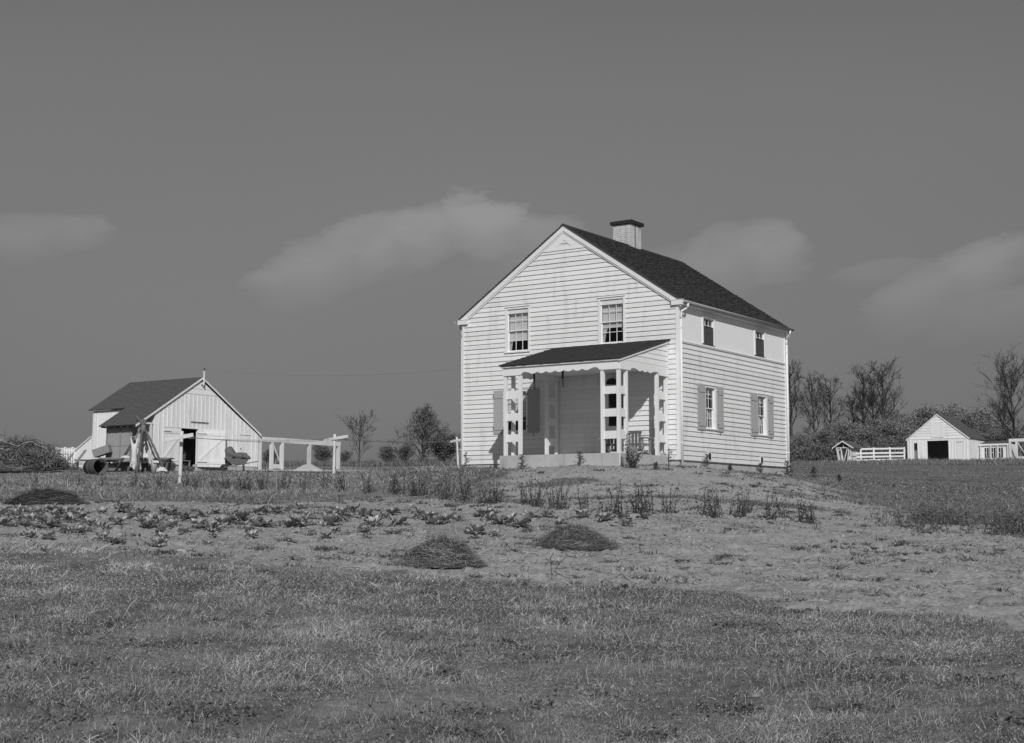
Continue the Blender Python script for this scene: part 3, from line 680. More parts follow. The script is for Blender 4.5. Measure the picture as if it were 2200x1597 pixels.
MB().box(PX0+.01, PX1-.01, PB+.15, -.05, 2.935, 2.96).build('porch_ceiling', TRIM, house)
PZ0, PZ1, PYE = 3.01, 3.90, PB-.10
psl = (PZ1-PZ0)/(-.05-PYE)
for x, fn in ((PX1, lambda u, v, d: (PX1+d, u, v)), (PX0, lambda u, v, d: (PX0-d, u, v))):
    MB().poly_prism([(PB, 2.96), (-.05, 2.96), (-.05, PZ1-.03), (PB, PZ0+.02)], lambda u, v, d: (d, u, v), *((x-.04, x) if x == PX1 else (x, x+.04))).build('porch_gable_wall', WHITE, house)
    boards(fn, lambda z: (min(-.1, PYE+.14+(z-PZ0-.0)/psl), -.05), 3.03, 3.80, .166, [], WHITE, house, lip=.03, joints=False, name='porch_clapboard')
    e0 = .032 if x == PX1 else -.032
    MB().box(*sorted((x, x+e0*1.1)), PB, -.05, 3.001, 3.028).build('porch_moulding', TRIM, house)
    MB().poly_prism([(PYE, PZ0-.02), (-.05, PZ1-.02), (-.05, PZ1-.08), (PYE, PZ0-.08)], lambda u, v, d: (d, u, v), *sorted((x+e0*1.2, x+e0*2.2))).build('porch_rake', TRIM, house)
MB().box(PX0-.06, PX1+.06, PYE+.0, PYE+.055, PZ0-.055, PZ0-.004).build('porch_fascia', TRIM, house)
pr = MB().poly_prism([(PYE-.03, PZ0-.01), (-.05, PZ1), (-.05, PZ1+.03), (PYE-.03, PZ0+.02)], lambda u, v, d: (d, u, v), PX0-.10, PX1+.10).build('porch_roof', SHINGLE, house)
shingle_field('shingles', (PX0-.10, PYE-.04, PZ0+.015), (1, 0, 0), (0, -.05-PYE, PZ1-PZ0), PX1-PX0+.2, math.hypot(-.05-PYE, PZ1-PZ0)+.03, SHINGLE, pr, th=.028)
for x in (-3.72, -2.62):
    MB().tube([(x, PB+.30, 2.93), (x, PB+.30, 2.60), (x+.02, PB+.30, 2.30), (x+.03, PB+.30, 2.22)], [.03, .035, .028, .006], 6).build('hanging_hook', DARK, house)
# ------------------------------------------------------------------ bench and crate on the porch
def H(a, b, z): return P0+T*a+NN*b+Vector((0, 0, z))
bn = empty('porch_bench', H(-1.55, -.80, .086), -YAW, 1, 'dark slat-back bench standing on the porch beside the door', 'bench')
BWd = .78
MB().box(-BWd, BWd, -.28, .18, .36, .40).build('seat', BENCH, bn)
MB().box(-BWd, BWd, -.34, -.30, .70, .80).build('top_rail', BENCH, bn); MB().box(-BWd, BWd, -.34, -.30, .14, .22).build('bottom_rail', BENCH, bn)
for k in range(12): x = -BWd+.07+k*(2*BWd-.14)/11; MB().box(x-.045, x+.045, -.328, -.31, .22, .70).build('slat', BENCH, bn)
for sx in (-1, 1):
    MB().box(sx*BWd-.06, sx*BWd+.06, -.36, .26, .56, .60).build('armrest', GREYW, bn)
    for yy in (-.29, .20): MB().box(sx*(BWd-.0)-.03, sx*BWd+.03, yy, yy+.05, 0, .56).build('leg', GREYW, bn)
cr = empty('wooden_crate', H(-1.02, -1.35, .086), -YAW, 1, 'small pale crate under the right arm of the porch bench', 'crate')
MB().box(-.14, .14, -.12, .12, .0, .02).build('bottom', GREYW, cr)
for sy in (-1, 1): MB().box(-.15, .15, sy*.13-.01, sy*.13+.01, .0, .26).build('side', GREYW, cr)
for sx in (-1, 1): MB().box(sx*.14-.01, sx*.14+.01, -.119, .119, .0, .26).build('side', GREYW, cr)
# ------------------------------------------------------------------ BARN with the lean-to (left)
def planks(fn, u0, u1, ztop, z0, w, m, parent, ops=(), bat=.045, th=.02, batten=True, name='plank'):
    """vertical boards with battens over the joints; ztop(u) gives the upper edge"""
    u = u0
    while u < u1-.03:
        ue = min(u+w, u1)
        for (a, b, lo, hi) in [(u+.003, ue-.003, z0, None)]:
            segs = [(a, b, lo, hi)]
            for o in ops:
                ns = []
                for (a_, b_, l_, h_) in segs:
                    if o[1] <= a_ or o[0] >= b_: ns.append((a_, b_, l_, h_)); continue
                    if o[0] > a_+.02: ns.append((a_, o[0], l_, h_))
                    if o[1] < b_-.02: ns.append((o[1], b_, l_, h_))
                    lo_, hi_ = max(a_, o[0]), min(b_, o[1])
                    if o[2] > l_+.03: ns.append((lo_, hi_, l_, o[2]))
                    ns.append((lo_, hi_, o[3], h_))
                segs = ns
            for (a_, b_, l_, h_) in segs:
                ta = h_ if h_ is not None else ztop(a_); tb = h_ if h_ is not None else ztop(b_)
                if max(ta, tb) < l_+.02: continue
                ta = max(ta, l_+.005); tb = max(tb, l_+.005); j = R.uniform(0, .006)
                MB().hexa([fn(a_, l_, j+th), fn(b_, l_, j+th), fn(b_, l_, .001), fn(a_, l_, .001), fn(a_, ta, j+th), fn(b_, tb, j+th), fn(b_, tb, .001), fn(a_, ta, .001)]).build(name, m, parent)
        if batten and ue < u1-.05:
            zs = [(z0, ztop(ue))]
            for o in ops:
                if o[0]-.02 < ue < o[1]+.02: zs = [q for (l_, h_) in zs for q in ((l_, min(h_, o[2])), (max(l_, o[3]), h_)) if q[1] > q[0]+.04]
            for l_, h_ in zs:
                if h_ > l_+.04: MB().hexa([fn(ue-bat/2, l_, th+.03), fn(ue+bat/2, l_, th+.03), fn(ue+bat/2, l_, th+.007), fn(ue-bat/2, l_, th+.007), fn(ue-bat/2, h_-.01, th+.03), fn(ue+bat/2, h_-.01, th+.03), fn(ue+bat/2, h_-.01, th+.007), fn(ue-bat/2, h_-.01, th+.007)]).build('batten', m, parent)
        u = ue
s1 = 88/78; B1 = Vector((-13.857*s1, 88, 2.607*s1+EYE))
barn = empty('barn', B1, -YAW, s1, 'white board-and-batten barn with long sloping roof and one big door open', 'barn')
RP, RZ_ = -4.3, 4.62
slr = (RZ_-1.78)/(4.45); sll = (RZ_-1.86)/(4.45)
ztop = lambda v: (RZ_-.06-slr*(v-RP)) if v > RP else (RZ_-.06-sll*(RP-v))
FG = lambda u, v, d: (d, u, v)          # gable plane: u = along depth axis, d outwards (+x)
DOOR = (-5.62, -4.50, -.10, 1.86); SD = (-1.42, -.62, .0, 1.72)
sh = MB()
def wallpoly(mb, u0, u1, z0, fn, d0, d1, zt=ztop):
    mb.poly_prism([(u0, z0), (u1, z0), (u1, zt(u1)), (u0, zt(u0))], fn, d0, d1)
wallpoly(sh, -7.45, DOOR[0], 0, FG, -.10, 0); wallpoly(sh, DOOR[1], 0, 0, FG, -.10, 0)
sh.poly_prism([(DOOR[0], 1.86), (DOOR[1], 1.86), (DOOR[1], ztop(DOOR[1])), (DOOR[0], ztop(DOOR[0]))], FG, -.10, 0)
sh.box(-5.5, -.1, -.1, 0, 0, 1.72); sh.box(-5.6, -5.5, -6.85, 0, 0, 1.7)
sh.box(-5.5, -2.6, -6.85, -6.75, 0, 2.9); sh.box(-2.6, -.1, -7.45, -7.35, 0, 2.5)
sh.poly_prism([(-6.85, 1.7), (0, 1.7), (RP, RZ_-.1)], FG, -5.6, -5.5)
sh.build('wall', BARNW, barn)
MB().box(-5.5, -.1, -6.7, -.1, -.3, -.11).build('barn_floor', OLDW, barn)
fb = MB(); 
for a, b in ((-7.45, DOOR[0]), (DOOR[1], .02)): fb.box(-.3, -.03, a, b, -1.0, -.001)
fb.box(-5.55, -.301, -.03, .0, -1.0, -.001); fb.build('foundation', CONC, barn)
for k in range(12):
    u = DOOR[1]+.05+k*.37
    if u+.35 < .05: MB().box(-.029, -.005, u, u+.355, -.34, -.01).build('foundation_block', CONC, barn)
zb = lambda v: min(3.70, ztop(v)-.10)
planks(FG, -7.45, 0, zb, 0, .29, BARNW, barn, ops=[DOOR, (-6.85, DOOR[0], 0, 1.84), SD])
for k in range(3):
    z0_ = 3.72+k*.28; z1_ = z0_+.27; l0 = lambda z: RP-(RZ_-.16-z)/sll; r0 = lambda z: RP+(RZ_-.16-z)/slr
    if k == 2: z1_ = 4.42
    MB().hexa([(.036, l0(z0_), z0_), (.036, r0(z0_), z0_), (.0, r0(z0_), z0_), (.0, l0(z0_), z0_), (.022, l0(z1_), z1_), (.022, max(r0(z1_), l0(z1_)+.01), z1_), (.0, max(r0(z1_), l0(z1_)+.01), z1_), (.0, l0(z1_), z1_)]).build('clapboard', BARNW, barn)
MB().box(.0, .06, -6.87, -4.49, 1.865, 1.90).build('door_head', BARNW, barn)
MB().box(.05, .09, -5.03, -3.79, 2.22, 2.26).build('door_track', GREYW, barn)
MB().box(.0, .06, -1.44, -.58, 1.725, 1.75).build('door_head', BARNW, barn)
def leaf(nm, w, hgt, loc, rz, parent, n=5, diag=1, mm=BARNW):
    d_ = empty(nm, loc, rz); d_.parent = parent
    for k in range(n): MB().box(w*k/n+.004, w*(k+1)/n-.004, -.012, .012, 0, hgt).build('door_board', mm, d_)
    for z in (.16, hgt-.34): MB().box(.02, w-.02, -.035, -.013, z, z+.16).build('door_rail', mm, d_)
    if diag: MB().beam((.08, -.026, .36), (w-.1, -.026, hgt-.40), .12, .02, up=(0, 1, 0)).build('door_brace', mm, d_)
    for z in (.22, hgt-.28): MB().box(-.02, .5, -.045, -.036, z, z+.04).build('hinge_strap', STEEL, d_)
    return d_
leaf('door', 1.20, 1.95, (.03, -6.85, -.05), PI/2, barn, diag=1)
leaf('door', 1.60, 2.0, (.06, -4.50, -.12), PI/2-.30, barn, n=5)
planks(FG, SD[0]+.02, SD[1]-.02, lambda u: 1.70, .0, .26, BARNW, barn, batten=False, name='door_board')
MB().box(.03, .05, -1.36, -1.30, .9, 1.0).build('door_latch', STEEL, barn)
# left wall, seen past the lean-to
FL = lambda u, v, d: (u, -6.85-d, v)
planks(FL, -5.55, -2.65, lambda u: 2.82, 0, .2, BARNW, barn, bat=.03, ops=[(-3.05, -2.70, 1.0, 1.68)])
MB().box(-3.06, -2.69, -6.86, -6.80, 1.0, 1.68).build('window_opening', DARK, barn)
wf = MB().box(-3.12, -2.64, -6.92, -6.876, 1.69, 1.76).box(-3.2, -2.6, -6.95, -6.876, .90, .95).build('window_frame', TRIM, barn)
MB().box(-3.06, -2.69, -6.90, -6.88, 1.31, 1.34).box(-2.885, -2.865, -6.90, -6.88, 1.0, 1.68).build('muntin', TRIM, wf)
# lean-to bay
MB().box(-2.55, -.72, -8.34, -8.30, .05, 1.95).build('canvas_wall', CANVAS, barn)
for x in (-2.55, -1.5, -.72): MB().box(x-.03, x+.03, -8.38, -8.341, .0, 1.92).build('bay_stud', GREYW, barn)
for z in (.05, .85, 1.88): MB().box(-2.52, -.75, -8.355, -8.3411, z, z+.03).build('bay_rail', GREYW, barn)
for (x, y) in ((-.08, -8.38), (-.06, -7.62)): MB().box(x-.05, x+.05, y-.05, y+.05, -.1, 1.95 if y < -8 else 2.05).build('bay_post', WWOOD, barn)
MB().box(-.14, -.02, -8.4, -7.46, 1.96, 2.06).build('bay_plate', WWOOD, barn); MB().box(-2.6, -.15, -8.43, -8.35, 1.93, 2.0).build('bay_plate', OLDW, barn)
MB().box(-.72, -.66, -8.34, -8.30, 1.0, 1.92).build('canvas_flap', CANVAS, barn)
# roof planes
def rplane(y0, y1, x0, x1, zf, nm='roof'):
    rb = MB().poly_prism([(y0, zf(y0)), (y1, zf(y1)), (y1, zf(y1)+.04), (y0, zf(y0)+.04)], FG, x0, x1).build(nm, SHINGLE2, barn)
    lo, hi = (y0, y1) if zf(y0) < zf(y1) else (y1, y0)
    shingle_field('shingles', (x0, lo, zf(lo)+.035), (1, 0, 0), (0, hi-lo, zf(hi)-zf(lo)), x1-x0, math.hypot(hi-lo, zf(hi)-zf(lo)), SHINGLE2, rb, sw=.2, ex=.16, th=.02)
zl_ = lambda y: RZ_-sll*(RP-y); zr_ = lambda y: RZ_-slr*(y-RP)
rplane(-7.05, RP, -5.68, -2.72, zl_); rplane(-8.75, RP, -2.719, .10, zl_); rplane(RP, .15, -5.68, .10, zr_)
for y0 in (-8.75, .15):
    zf = zl_ if y0 < RP else zr_
    MB().poly_prism([(y0, zf(y0)-.085), (RP, RZ_-.085), (RP, RZ_+.02), (y0, zf(y0)+.02)], FG, .101, .13).build('rake_board', TRIM, barn)
for k in range(6): x = -2.6+k*.5; MB().box(x, x+.05, -8.72, -8.4, 1.80, 1.88).build('rafter_tail', OLDW, barn)
MB().beam((.20, RP, 4.2), (.20, RP, 4.98), .06).build('gable_mast', TRIM, barn)
MB().beam((.0, RP, 4.22), (.25, RP, 4.22), .05).build('mast_bracket', OLDW, barn)
MB().tube([(.20, RP, 4.98), (.20, RP, 5.11), (.24, RP, 5.13)], .03, 6).build('insulator', DARK, barn)
# inside the doorway: a wash boiler on a low table
tb = empty('low_table', barn.matrix_basis @ Vector((-.8, -4.95, -.1)), -YAW, s1, 'low wooden table just inside the open barn doorway', 'table')
MB().box(-.3, .3, -.5, .5, .28, .32).build('table_top', GREYW, tb)
for x in (-.25, .25):
    for y in (-.45, .45): MB().box(x-.03, x+.03, y-.03, y+.03, 0, .28).build('leg', GREYW, tb)
kt = empty('kettle', barn.matrix_basis @ Vector((-.8, -4.85, .22)), 0, s1, 'round metal kettle on the low table inside the barn doorway', 'kettle')
MB().lathe([(0, 0), (.2, .01), (.24, .06), (.25, .3), (.26, .32), (.23, .31), (.22, .08), (0, .06)], k=16).build('bowl', STEEL, kt, True)
MB().tube([(-.24, 0, .3), (-.2, 0, .42), (0, 0, .48), (.2, 0, .42), (.24, 0, .3)], .012, 5).build('handle', STEEL, kt)
# ------------------------------------------------------------------ open run beside the barn
def frame_run(nm, root, sc, y0, ys, axis, h, label, gate=True, rz=-YAW):
    e = empty(nm, root, rz, sc, label, 'pergola')
    P_ = (lambda a, z: (0, a, z)) if axis == 'y' else (lambda a, z: (a, 0, z))
    L_ = ys[-1]
    MB().beam(P_(-.05, h), P_(L_+.12, h), .17, .27).build('top_beam', WWOOD, e)
    for a in ys: MB().beam(P_(a, -.8), P_(a, h-.1), .17, .18).build('post', WWOOD, e)
    if gate:
        MB().beam(P_(ys[1]+.1, h-.2), P_(ys[2]-.06, .25), .05, .06).build('gate_brace', WWOOD, e)
        MB().beam(P_(ys[1]+.06, .14), P_(ys[2]-.06, .14), .12, .24).build('gate_sill', WWOOD, e)
    return e
FRY = [.15, 1.09, 1.91, 4.18, 6.72]
frame_run('pergola', barn.matrix_basis @ Vector((-.12, .12, -.06)), s1, 0, FRY, 'y', 1.62, 'white open frame of posts and beam attached to the barn corner')
# sand heap
def heap(nm, c, r, h, m, label, cat, seed=1, k=40):
    rr = random.Random(seed); mb = MB(); rings = 10; mb.v.append((0, 0, h))
    for i in range(1, rings+1):
        for j in range(k):
            q = i/rings; a = 2*PI*j/k; w = 1+.12*math.sin(3*a+seed)+.08*math.sin(7*a)
            mb.v.append((r*q*w*math.cos(a), r*q*w*math.sin(a), h*(1-q)**.9*(1+.1*rr.uniform(-1, 1))-.12*(i == rings)+.02*rr.uniform(-1, 1)))
    for j in range(k): mb.f.append((0, 1+j, 1+(j+1) % k))
    for i in range(rings-1):
        for j in range(k): a = 1+i*k+j; b = 1+i*k+(j+1) % k; mb.f.append((a, a+k, b+k, b))
    return tag(mb.build(nm, m, None, True, loc=c), label, cat)
c_ = at(662, 84); heap('sand_heap', c_, 1.0, .50, SAND, 'heap of pale sand at the foot of the open frame posts', 'sand heap', 3)
sp = MB(); cc_ = at(640, 86)
MB().box(-3.6, 3.6, -.4, .4, -.3, .03).build('strip', SAND, None) if False else None
# ------------------------------------------------------------------ far barn on the right
s2 = 144/125; B2 = Vector((41.125*s2, 144, 4.879*s2+EYE))
b2 = empty('small_barn', B2, -YAW, s2, 'small distant white barn with its wide door open, right of the house', 'barn')
bw_ = 5.58; pk2 = 4.22; mid2 = -bw_/2
zt2 = lambda u: 2.03+(pk2-2.03)*(1-abs(u-mid2)/(bw_/2))-.05
F2 = lambda u, v, d: (u, -d, v)
D2 = (-3.76, -1.86, -.05, 1.82); A2 = (-4.98, -4.54, .0, 1.65); C2 = (-1.08, -.58, .2, 1.64)
sh = MB()
for a, b, c, d in cells(-bw_, 0, -.05, 2.0, [D2, A2]): sh.box(a, b, 0, .1, c, d)
sh.box(-bw_, -bw_+.1, .1, 5.0, -.05, 2.0); sh.box(-.1, 0, .1, 5.0, -.05, 2.0); sh.box(-bw_, 0, 5.0, 5.1, -.05, 2.0)
for y0 in (0, 5.0): sh.poly_prism([(-bw_, 2.0), (0, 2.0), (mid2, pk2-.06)], lambda u, v, d: (u, d, v), y0, y0+.1)
sh.build('wall', BARNW, b2)
MB().box(-bw_+.1, -.1, .1, 5.0, -.3, -.06).build('barn_floor', OLDW, b2)
MB().box(-bw_, 0, .02, 5.0, -1.2, -.061).build('foundation', CONC, b2)
planks(F2, -bw_, 0, lambda u: 2.0, 0, .27, BARNW, b2, ops=[D2, A2, C2], bat=.04)
z = 2.02
while z < pk2-.2:
    x0 = -bw_/2-(pk2-.08-z)/(pk2-2.03)*bw_/2; x1 = -bw_/2+(pk2-.08-z)/(pk2-2.03)*bw_/2; zz1 = min(z+.24, pk2-.1)
    a0 = mid2-(pk2-.08-zz1)/(pk2-2.03)*bw_/2; a1 = mid2+(pk2-.08-zz1)/(pk2-2.03)*bw_/2
    parts_ = [(x0, x1, a0, a1)] if z > 3.4 else [(x0, -3.36, a0, -3.36), (-2.26, x1, -2.26, a1)]
    for p0, p1, q0, q1 in parts_:
        q1 = max(q1, q0+.01); MB().hexa([(p0, -.04, z), (p1, -.04, z), (p1, 0, z), (p0, 0, z), (q0, -.012, zz1), (q1, -.012, zz1), (q1, 0, zz1), (q0, 0, zz1)]).build('clapboard', BARNW, b2)
    z += .24
for k in range(4): MB().box(-3.36+.275*k+.006, -3.36+.275*(k+1)-.006, -.05, -.001, 2.1, 3.44).build('hatch_board', BARNW, b2)
MB().box(-3.42, -2.2, -.06, -.001, 3.45, 3.50).build('hatch_head', BARNW, b2)
MB().box(-bw_, 0, -.06, -.021, 1.98, 2.02).build('belt_board', TRIM, b2)
leaf('door', .86, 1.86, (-3.76, -.03, -.04), PI+.12, b2, n=4)
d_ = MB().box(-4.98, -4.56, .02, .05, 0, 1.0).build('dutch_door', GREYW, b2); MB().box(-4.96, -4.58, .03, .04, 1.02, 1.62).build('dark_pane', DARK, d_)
d_ = MB().box(C2[0]+.02, C2[1]-.02, -.03, -.005, C2[2], C2[3]-.02).build('side_door', TRIM, b2)
MB().box(C2[0]-.02, C2[1]+.04, -.06, -.031, C2[3], C2[3]+.03).build('door_head', GREYW, d_)
leaf('door', 1.0, 1.86, (-1.84, -.06, -.04), -1.25, b2, n=4, diag=0, mm=GREYW)
for sx in (-1, 1):
    xe = mid2+sx*(bw_/2+.10); ze = 2.03-.10*(pk2-2.03)/(bw_/2)
    rb = MB().poly_prism([(mid2, pk2), (xe, ze), (xe, ze+.04), (mid2, pk2+.04)], lambda u, v, d: (u, d, v), -.08, 5.25).build('roof', SHINGLE2, b2)
    shingle_field('shingles', (xe, -.08, ze+.035), (0, 1, 0), (-sx*(bw_/2+.1), 0, pk2-ze), 5.33, math.hypot(bw_/2+.1, pk2-ze), SHINGLE2, rb, sw=.3, ex=.2)
    MB().poly_prism([(mid2, pk2-.09), (xe, ze-.09), (xe, ze+.02), (mid2, pk2+.02)], lambda u, v, d: (u, d, v), -.11, -.081).build('rake_board', TRIM, b2)
# leaning side shed and run of the far barn
sd_ = empty('side_shed', b2.matrix_basis @ Vector((.05, 2.3, -.05)), -YAW, s2, 'low white shed wing beside the distant barn with narrow window openings', 'shed')
MB().box(0, 2.6, .6, .7, 0, 1.6).box(0, .1, .7, 3.2, 0, 1.6).box(2.5, 2.6, .7, 3.2, 0, 1.6).build('wall', BARNW, sd_)
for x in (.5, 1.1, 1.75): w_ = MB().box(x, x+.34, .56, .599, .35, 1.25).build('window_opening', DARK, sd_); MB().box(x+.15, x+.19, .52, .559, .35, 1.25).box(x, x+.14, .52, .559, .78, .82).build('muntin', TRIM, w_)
MB().poly_prism([(.5, 1.55), (3.3, 1.95), (3.3, 2.0), (.5, 1.6)], lambda u, v, d: (d, u, v), -.03, 2.7).build('roof', SHINGLE2, sd_)
MB().box(-.02, 2.65, .44, .50, 1.45, 1.60).build('fascia', TRIM, sd_)
for x in (.1, 1.0, 1.6, 2.5): MB().box(x, x+.1, .45, .55, 0, 1.45).build('shed_post', WWOOD, sd_)
e_ = frame_run('pergola', b2.matrix_basis @ Vector((2.75, 2.9, .1)), s2, 0, [.05, .6, 1.5, 3.3, 5.2, 7.0], 'x', 1.72, 'white open frame of posts and beam right of the distant barn')
# white hen-run boards beyond the far frame
# ------------------------------------------------------------------ corn crib (tapered)
DF = 138; sf = DF/120; BF = Vector((29.278*sf, DF, 4.2915*sf+EYE))
cbn = empty('corn_crib', BF, -YAW, sf, 'small slatted corn crib with outward-leaning sides and a gable roof, by the woods', 'corn crib')
xl0, xl1, xr0, xr1, hh_ = -.88, -1.18, .0, .08, 1.50; dp = 2.2
for (xa, xb) in ((xl0, xl1), (xl0+.30, xl1+.36), (xr0-.22, xr1-.14), (xr0, xr1)): MB().beam((xa, 0, -.4 if xa in (xl0, xr0) else .1), (xb, 0, hh_), .09).build('post', WWOOD, cbn)
MB().box(xl1-.05, xr1+.05, -.05, .05, hh_-.08, hh_).box(xl0, xr0, -.05, .05, .05, .22).build('cross_rail', WWOOD, cbn)
MB().beam((xl0+.35, -.06, .25), (xr0-.2, -.06, hh_-.12), .06).build('gate_brace', WWOOD, cbn)
for k in range(8):
    y = .12+k*(dp-.1)/7
    MB().beam((xr0, y, .05), (xr1, y, hh_), .05, .09).build('side_slat', WWOOD, cbn)
    MB().beam((xl0, y, .05), (xl1, y, hh_), .05, .09).build('side_slat', WWOOD, cbn)
for z in (.15, .8, 1.42): MB().beam((xr0+.06+.05*z, 0, z), (xr0+.06+.05*z, dp, z), .04, .08).build('side_rail', WWOOD, cbn)
xm = (xl1+xr1)/2
for sx in (-1, 1): MB().poly_prism([(xm, 2.02), (xm+sx*.93, 1.42), (xm+sx*.93, 1.47), (xm, 2.07)], lambda u, v, d: (u, d, v), -.25, dp+.25).build('roof', SHINGLE2, cbn)
for sx in (-1, 1): MB().poly_prism([(xm, 1.95), (xm+sx*.95, 1.35), (xm+sx*.95, 1.45), (xm, 2.05)], lambda u, v, d: (u, d, v), -.29, -.255).build('rake_board', TRIM, cbn)
MB().beam((xm, 0, 1.5), (xm, 0, 1.98), .06).build('king_post', WWOOD, cbn)
MB().box(xl0, xr0, 0, dp, .05, .12).build('crib_floor', WWOOD, cbn)
# ------------------------------------------------------------------ board fences
def fence(nm, pts, h, label, rails=(.25, .6, 1.0), w=.13, m=TRIM):
    e = empty(nm, pts[0], 0, 1, label, 'fence'); o = Vector(pts[0])
    for i, p in enumerate(pts): q = Vector(p)-o; MB().box(q.x-.08, q.x+.08, q.y-.08, q.y+.08, q.z-.5, q.z+h+.08).build('post', m, e)
    for i in range(len(pts)-1):
        a, b = Vector(pts[i])-o, Vector(pts[i+1])-o
        for r_ in rails: MB().beam(a+Vector((0, -.1, h*r_-.06)), b+Vector((0, -.1, h*r_-.06)), .03, w).build('board', m, e)
    return e
fp = [at(px, d) for px, d in ((1828, 139), (1852, 139.5), (1880, 140), (1915, 141), (1946, 142.5))]
fence('board_fence', fp, 1.35, 'white three-board fence running from the corn crib to the distant barn', (.18, .42, .68, 1.0), .17)
fp = [at(px, d) for px, d in ((118, 108), (136, 107), (152, 106), (170, 104), (186, 102), (204, 100))]
fence('board_fence', fp, 1.45, 'white board fence between the stalk heap and the barn', (.2, .4, .62, .82, 1.0), .17)
# slatted white gate
gp = at(146, 99); ge = empty('slatted_gate', gp, -.1, 1, 'narrow white gate of close upright slats left of the barn', 'gate')
for k in range(7): MB().box(-.62+k*.18, -.62+k*.18+.09, -.02, .02, -.3, 1.4).build('slat', TRIM, ge)
for z in (.1, 1.2): MB().box(-.66, .6, .021, .05, z, z+.1).build('gate_rail', TRIM, ge)
# low white cold frame / ramp roof beside the barn wall
cf = empty('lean_shed', at(192, 98), -YAW, 1, 'low white lean-to with a sloping board roof at the far left end of the barn', 'shed')
MB().poly_prism([(-2.6, 0), (0, 0), (0, 2.1), (-2.6, .7)], lambda u, v, d: (u, d, v), 0, .12).build('wall', BARNW, cf)
MB().poly_prism([(-2.75, .66), (0, 2.14), (0, 2.22), (-2.75, .74)], lambda u, v, d: (u, d, v), -.1, 1.8).build('roof', BARNW, cf)
# ------------------------------------------------------------------ clothes poles and line
poles = []
for i, (px, d, lab) in enumerate(((385, 56, 'peeling white T-shaped clothes pole in front of the barn door, nearest of the three'), (716, 73, 'white T-shaped clothes pole at the right end of the open frame'), (984, 97, 'white T-shaped clothes pole leaning beside the left corner of the farmhouse'))):
    p = at(px, d); e = empty('clothes_pole', p, 0, 1, lab, 'clothes pole', 'T-shaped clothes poles in a row'); hgt = 2.1 if i < 2 else 2.2
    lean = (.02, .02, -.10)[i]
    rr = [.085, .08, .075, .07, .07]; MB().tube([(lean*z/2, .0, z) for z in (-.5, .3, 1.0, 1.6, hgt)], rr, 9).build('post', WWOOD, e, True)
    MB().beam((-.62, -.32 if i == 0 else .12, hgt-.34-(.03 if i else .05)), (.62, -.6 if i == 0 else -.40, hgt-.18), .07, .15).build('arm', WWOOD, e) if i == 0 else MB().beam((-.55, .12, hgt-.32), (.75, -.35, hgt-.12), .07, .15).build('arm', WWOOD, e)
    poles.append((e, hgt))
for k in range(3):
    pts = []
    for (e, hgt) in poles: pts.append(e.location+Vector((-.35+.35*k, -.1, hgt-.24)))
    full = []
    for a, b in zip(pts[:-1], pts[1:]):
        for j in range(12): t_ = j/12; q = a.lerp(b, t_); q.z -= .10*4*t_*(1-t_)*(1+.5*k); full.append(q)
    full.append(pts[-1])
    tag(MB().tube(full, .007, 4).build('clothesline', GREYW), ('left', 'middle', 'right')[k]+' wire of the clothesline strung over the three poles', 'clothesline', 'wires of the clothesline')
wa = barn.matrix_basis @ Vector((.22, RP, 5.11)); wb = H(-HW-.05, 3.0, 3.9)
full = []
for j in range(25): t_ = j/24; q = wa.lerp(wb, t_); q.z -= .9*4*t_*(1-t_)*.5; full.append(q)
tag(MB().tube(full, .0035, 4).build('power_wire', GREYW), 'thin service wire from the barn mast to the farmhouse', 'wire')
# ------------------------------------------------------------------ butchering rig and clutter before the barn
TR = at(303, 80)
def leg_(px, d): q = at(px, d)-TR; return q
tri_ = empty('pole_tripod', TR, 0, 1, 'dark wooden pole tripod with a hanging block, standing before the barn lean-to', 'tripod')
apex = Vector((-.02, 0, 4.05))
apex.z = 2.72
for (px, d, r_) in ((243, 81.5, .075), (355, 79.5, .065), (291, 78.2, .07)):
    q = leg_(px, d); MB().tube([apex+(apex-q).normalized()*.35, apex.lerp(q, .5), q+Vector((0, 0, -.1))], [r_*.8, r_, r_*1.1], 7).build('pole', OLDW, tri_, True)
MB().tube([apex+Vector((-.4, 0, .5)), apex, apex+Vector((.15, -.1, -.4))], .08, 7).build('pole_top', OLDW, tri_)
MB().tube([apex+Vector((.05, -.1, -.02)), apex+Vector((.05, -.1, -.35)), apex+Vector((.05, -.1, -.5))], [.13, .16, .08], 10).build('block', STEEL, tri_, True)
MB().tube([apex+Vector((.05, -.1, -.4)), apex+Vector((-.28, -.6, -.71))], .02, 5).build('rope', GREYW, tri_)
# bits of sawn white wood leaning
for k, (x0, x1, z0, z1, lab) in enumerate(((-.5, -.2, 2.0, .2, 'pale board leaning inside the tripod, left of the front leg'), (.15, .55, 1.8, .3, 'pale board leaning inside the tripod, right of the front leg'))):
    tag(MB().beam((x0, .4, z0), (x1, .5, z1), .16, .04).build('leaning_board', WWOOD, None, loc=TR), lab, 'board')
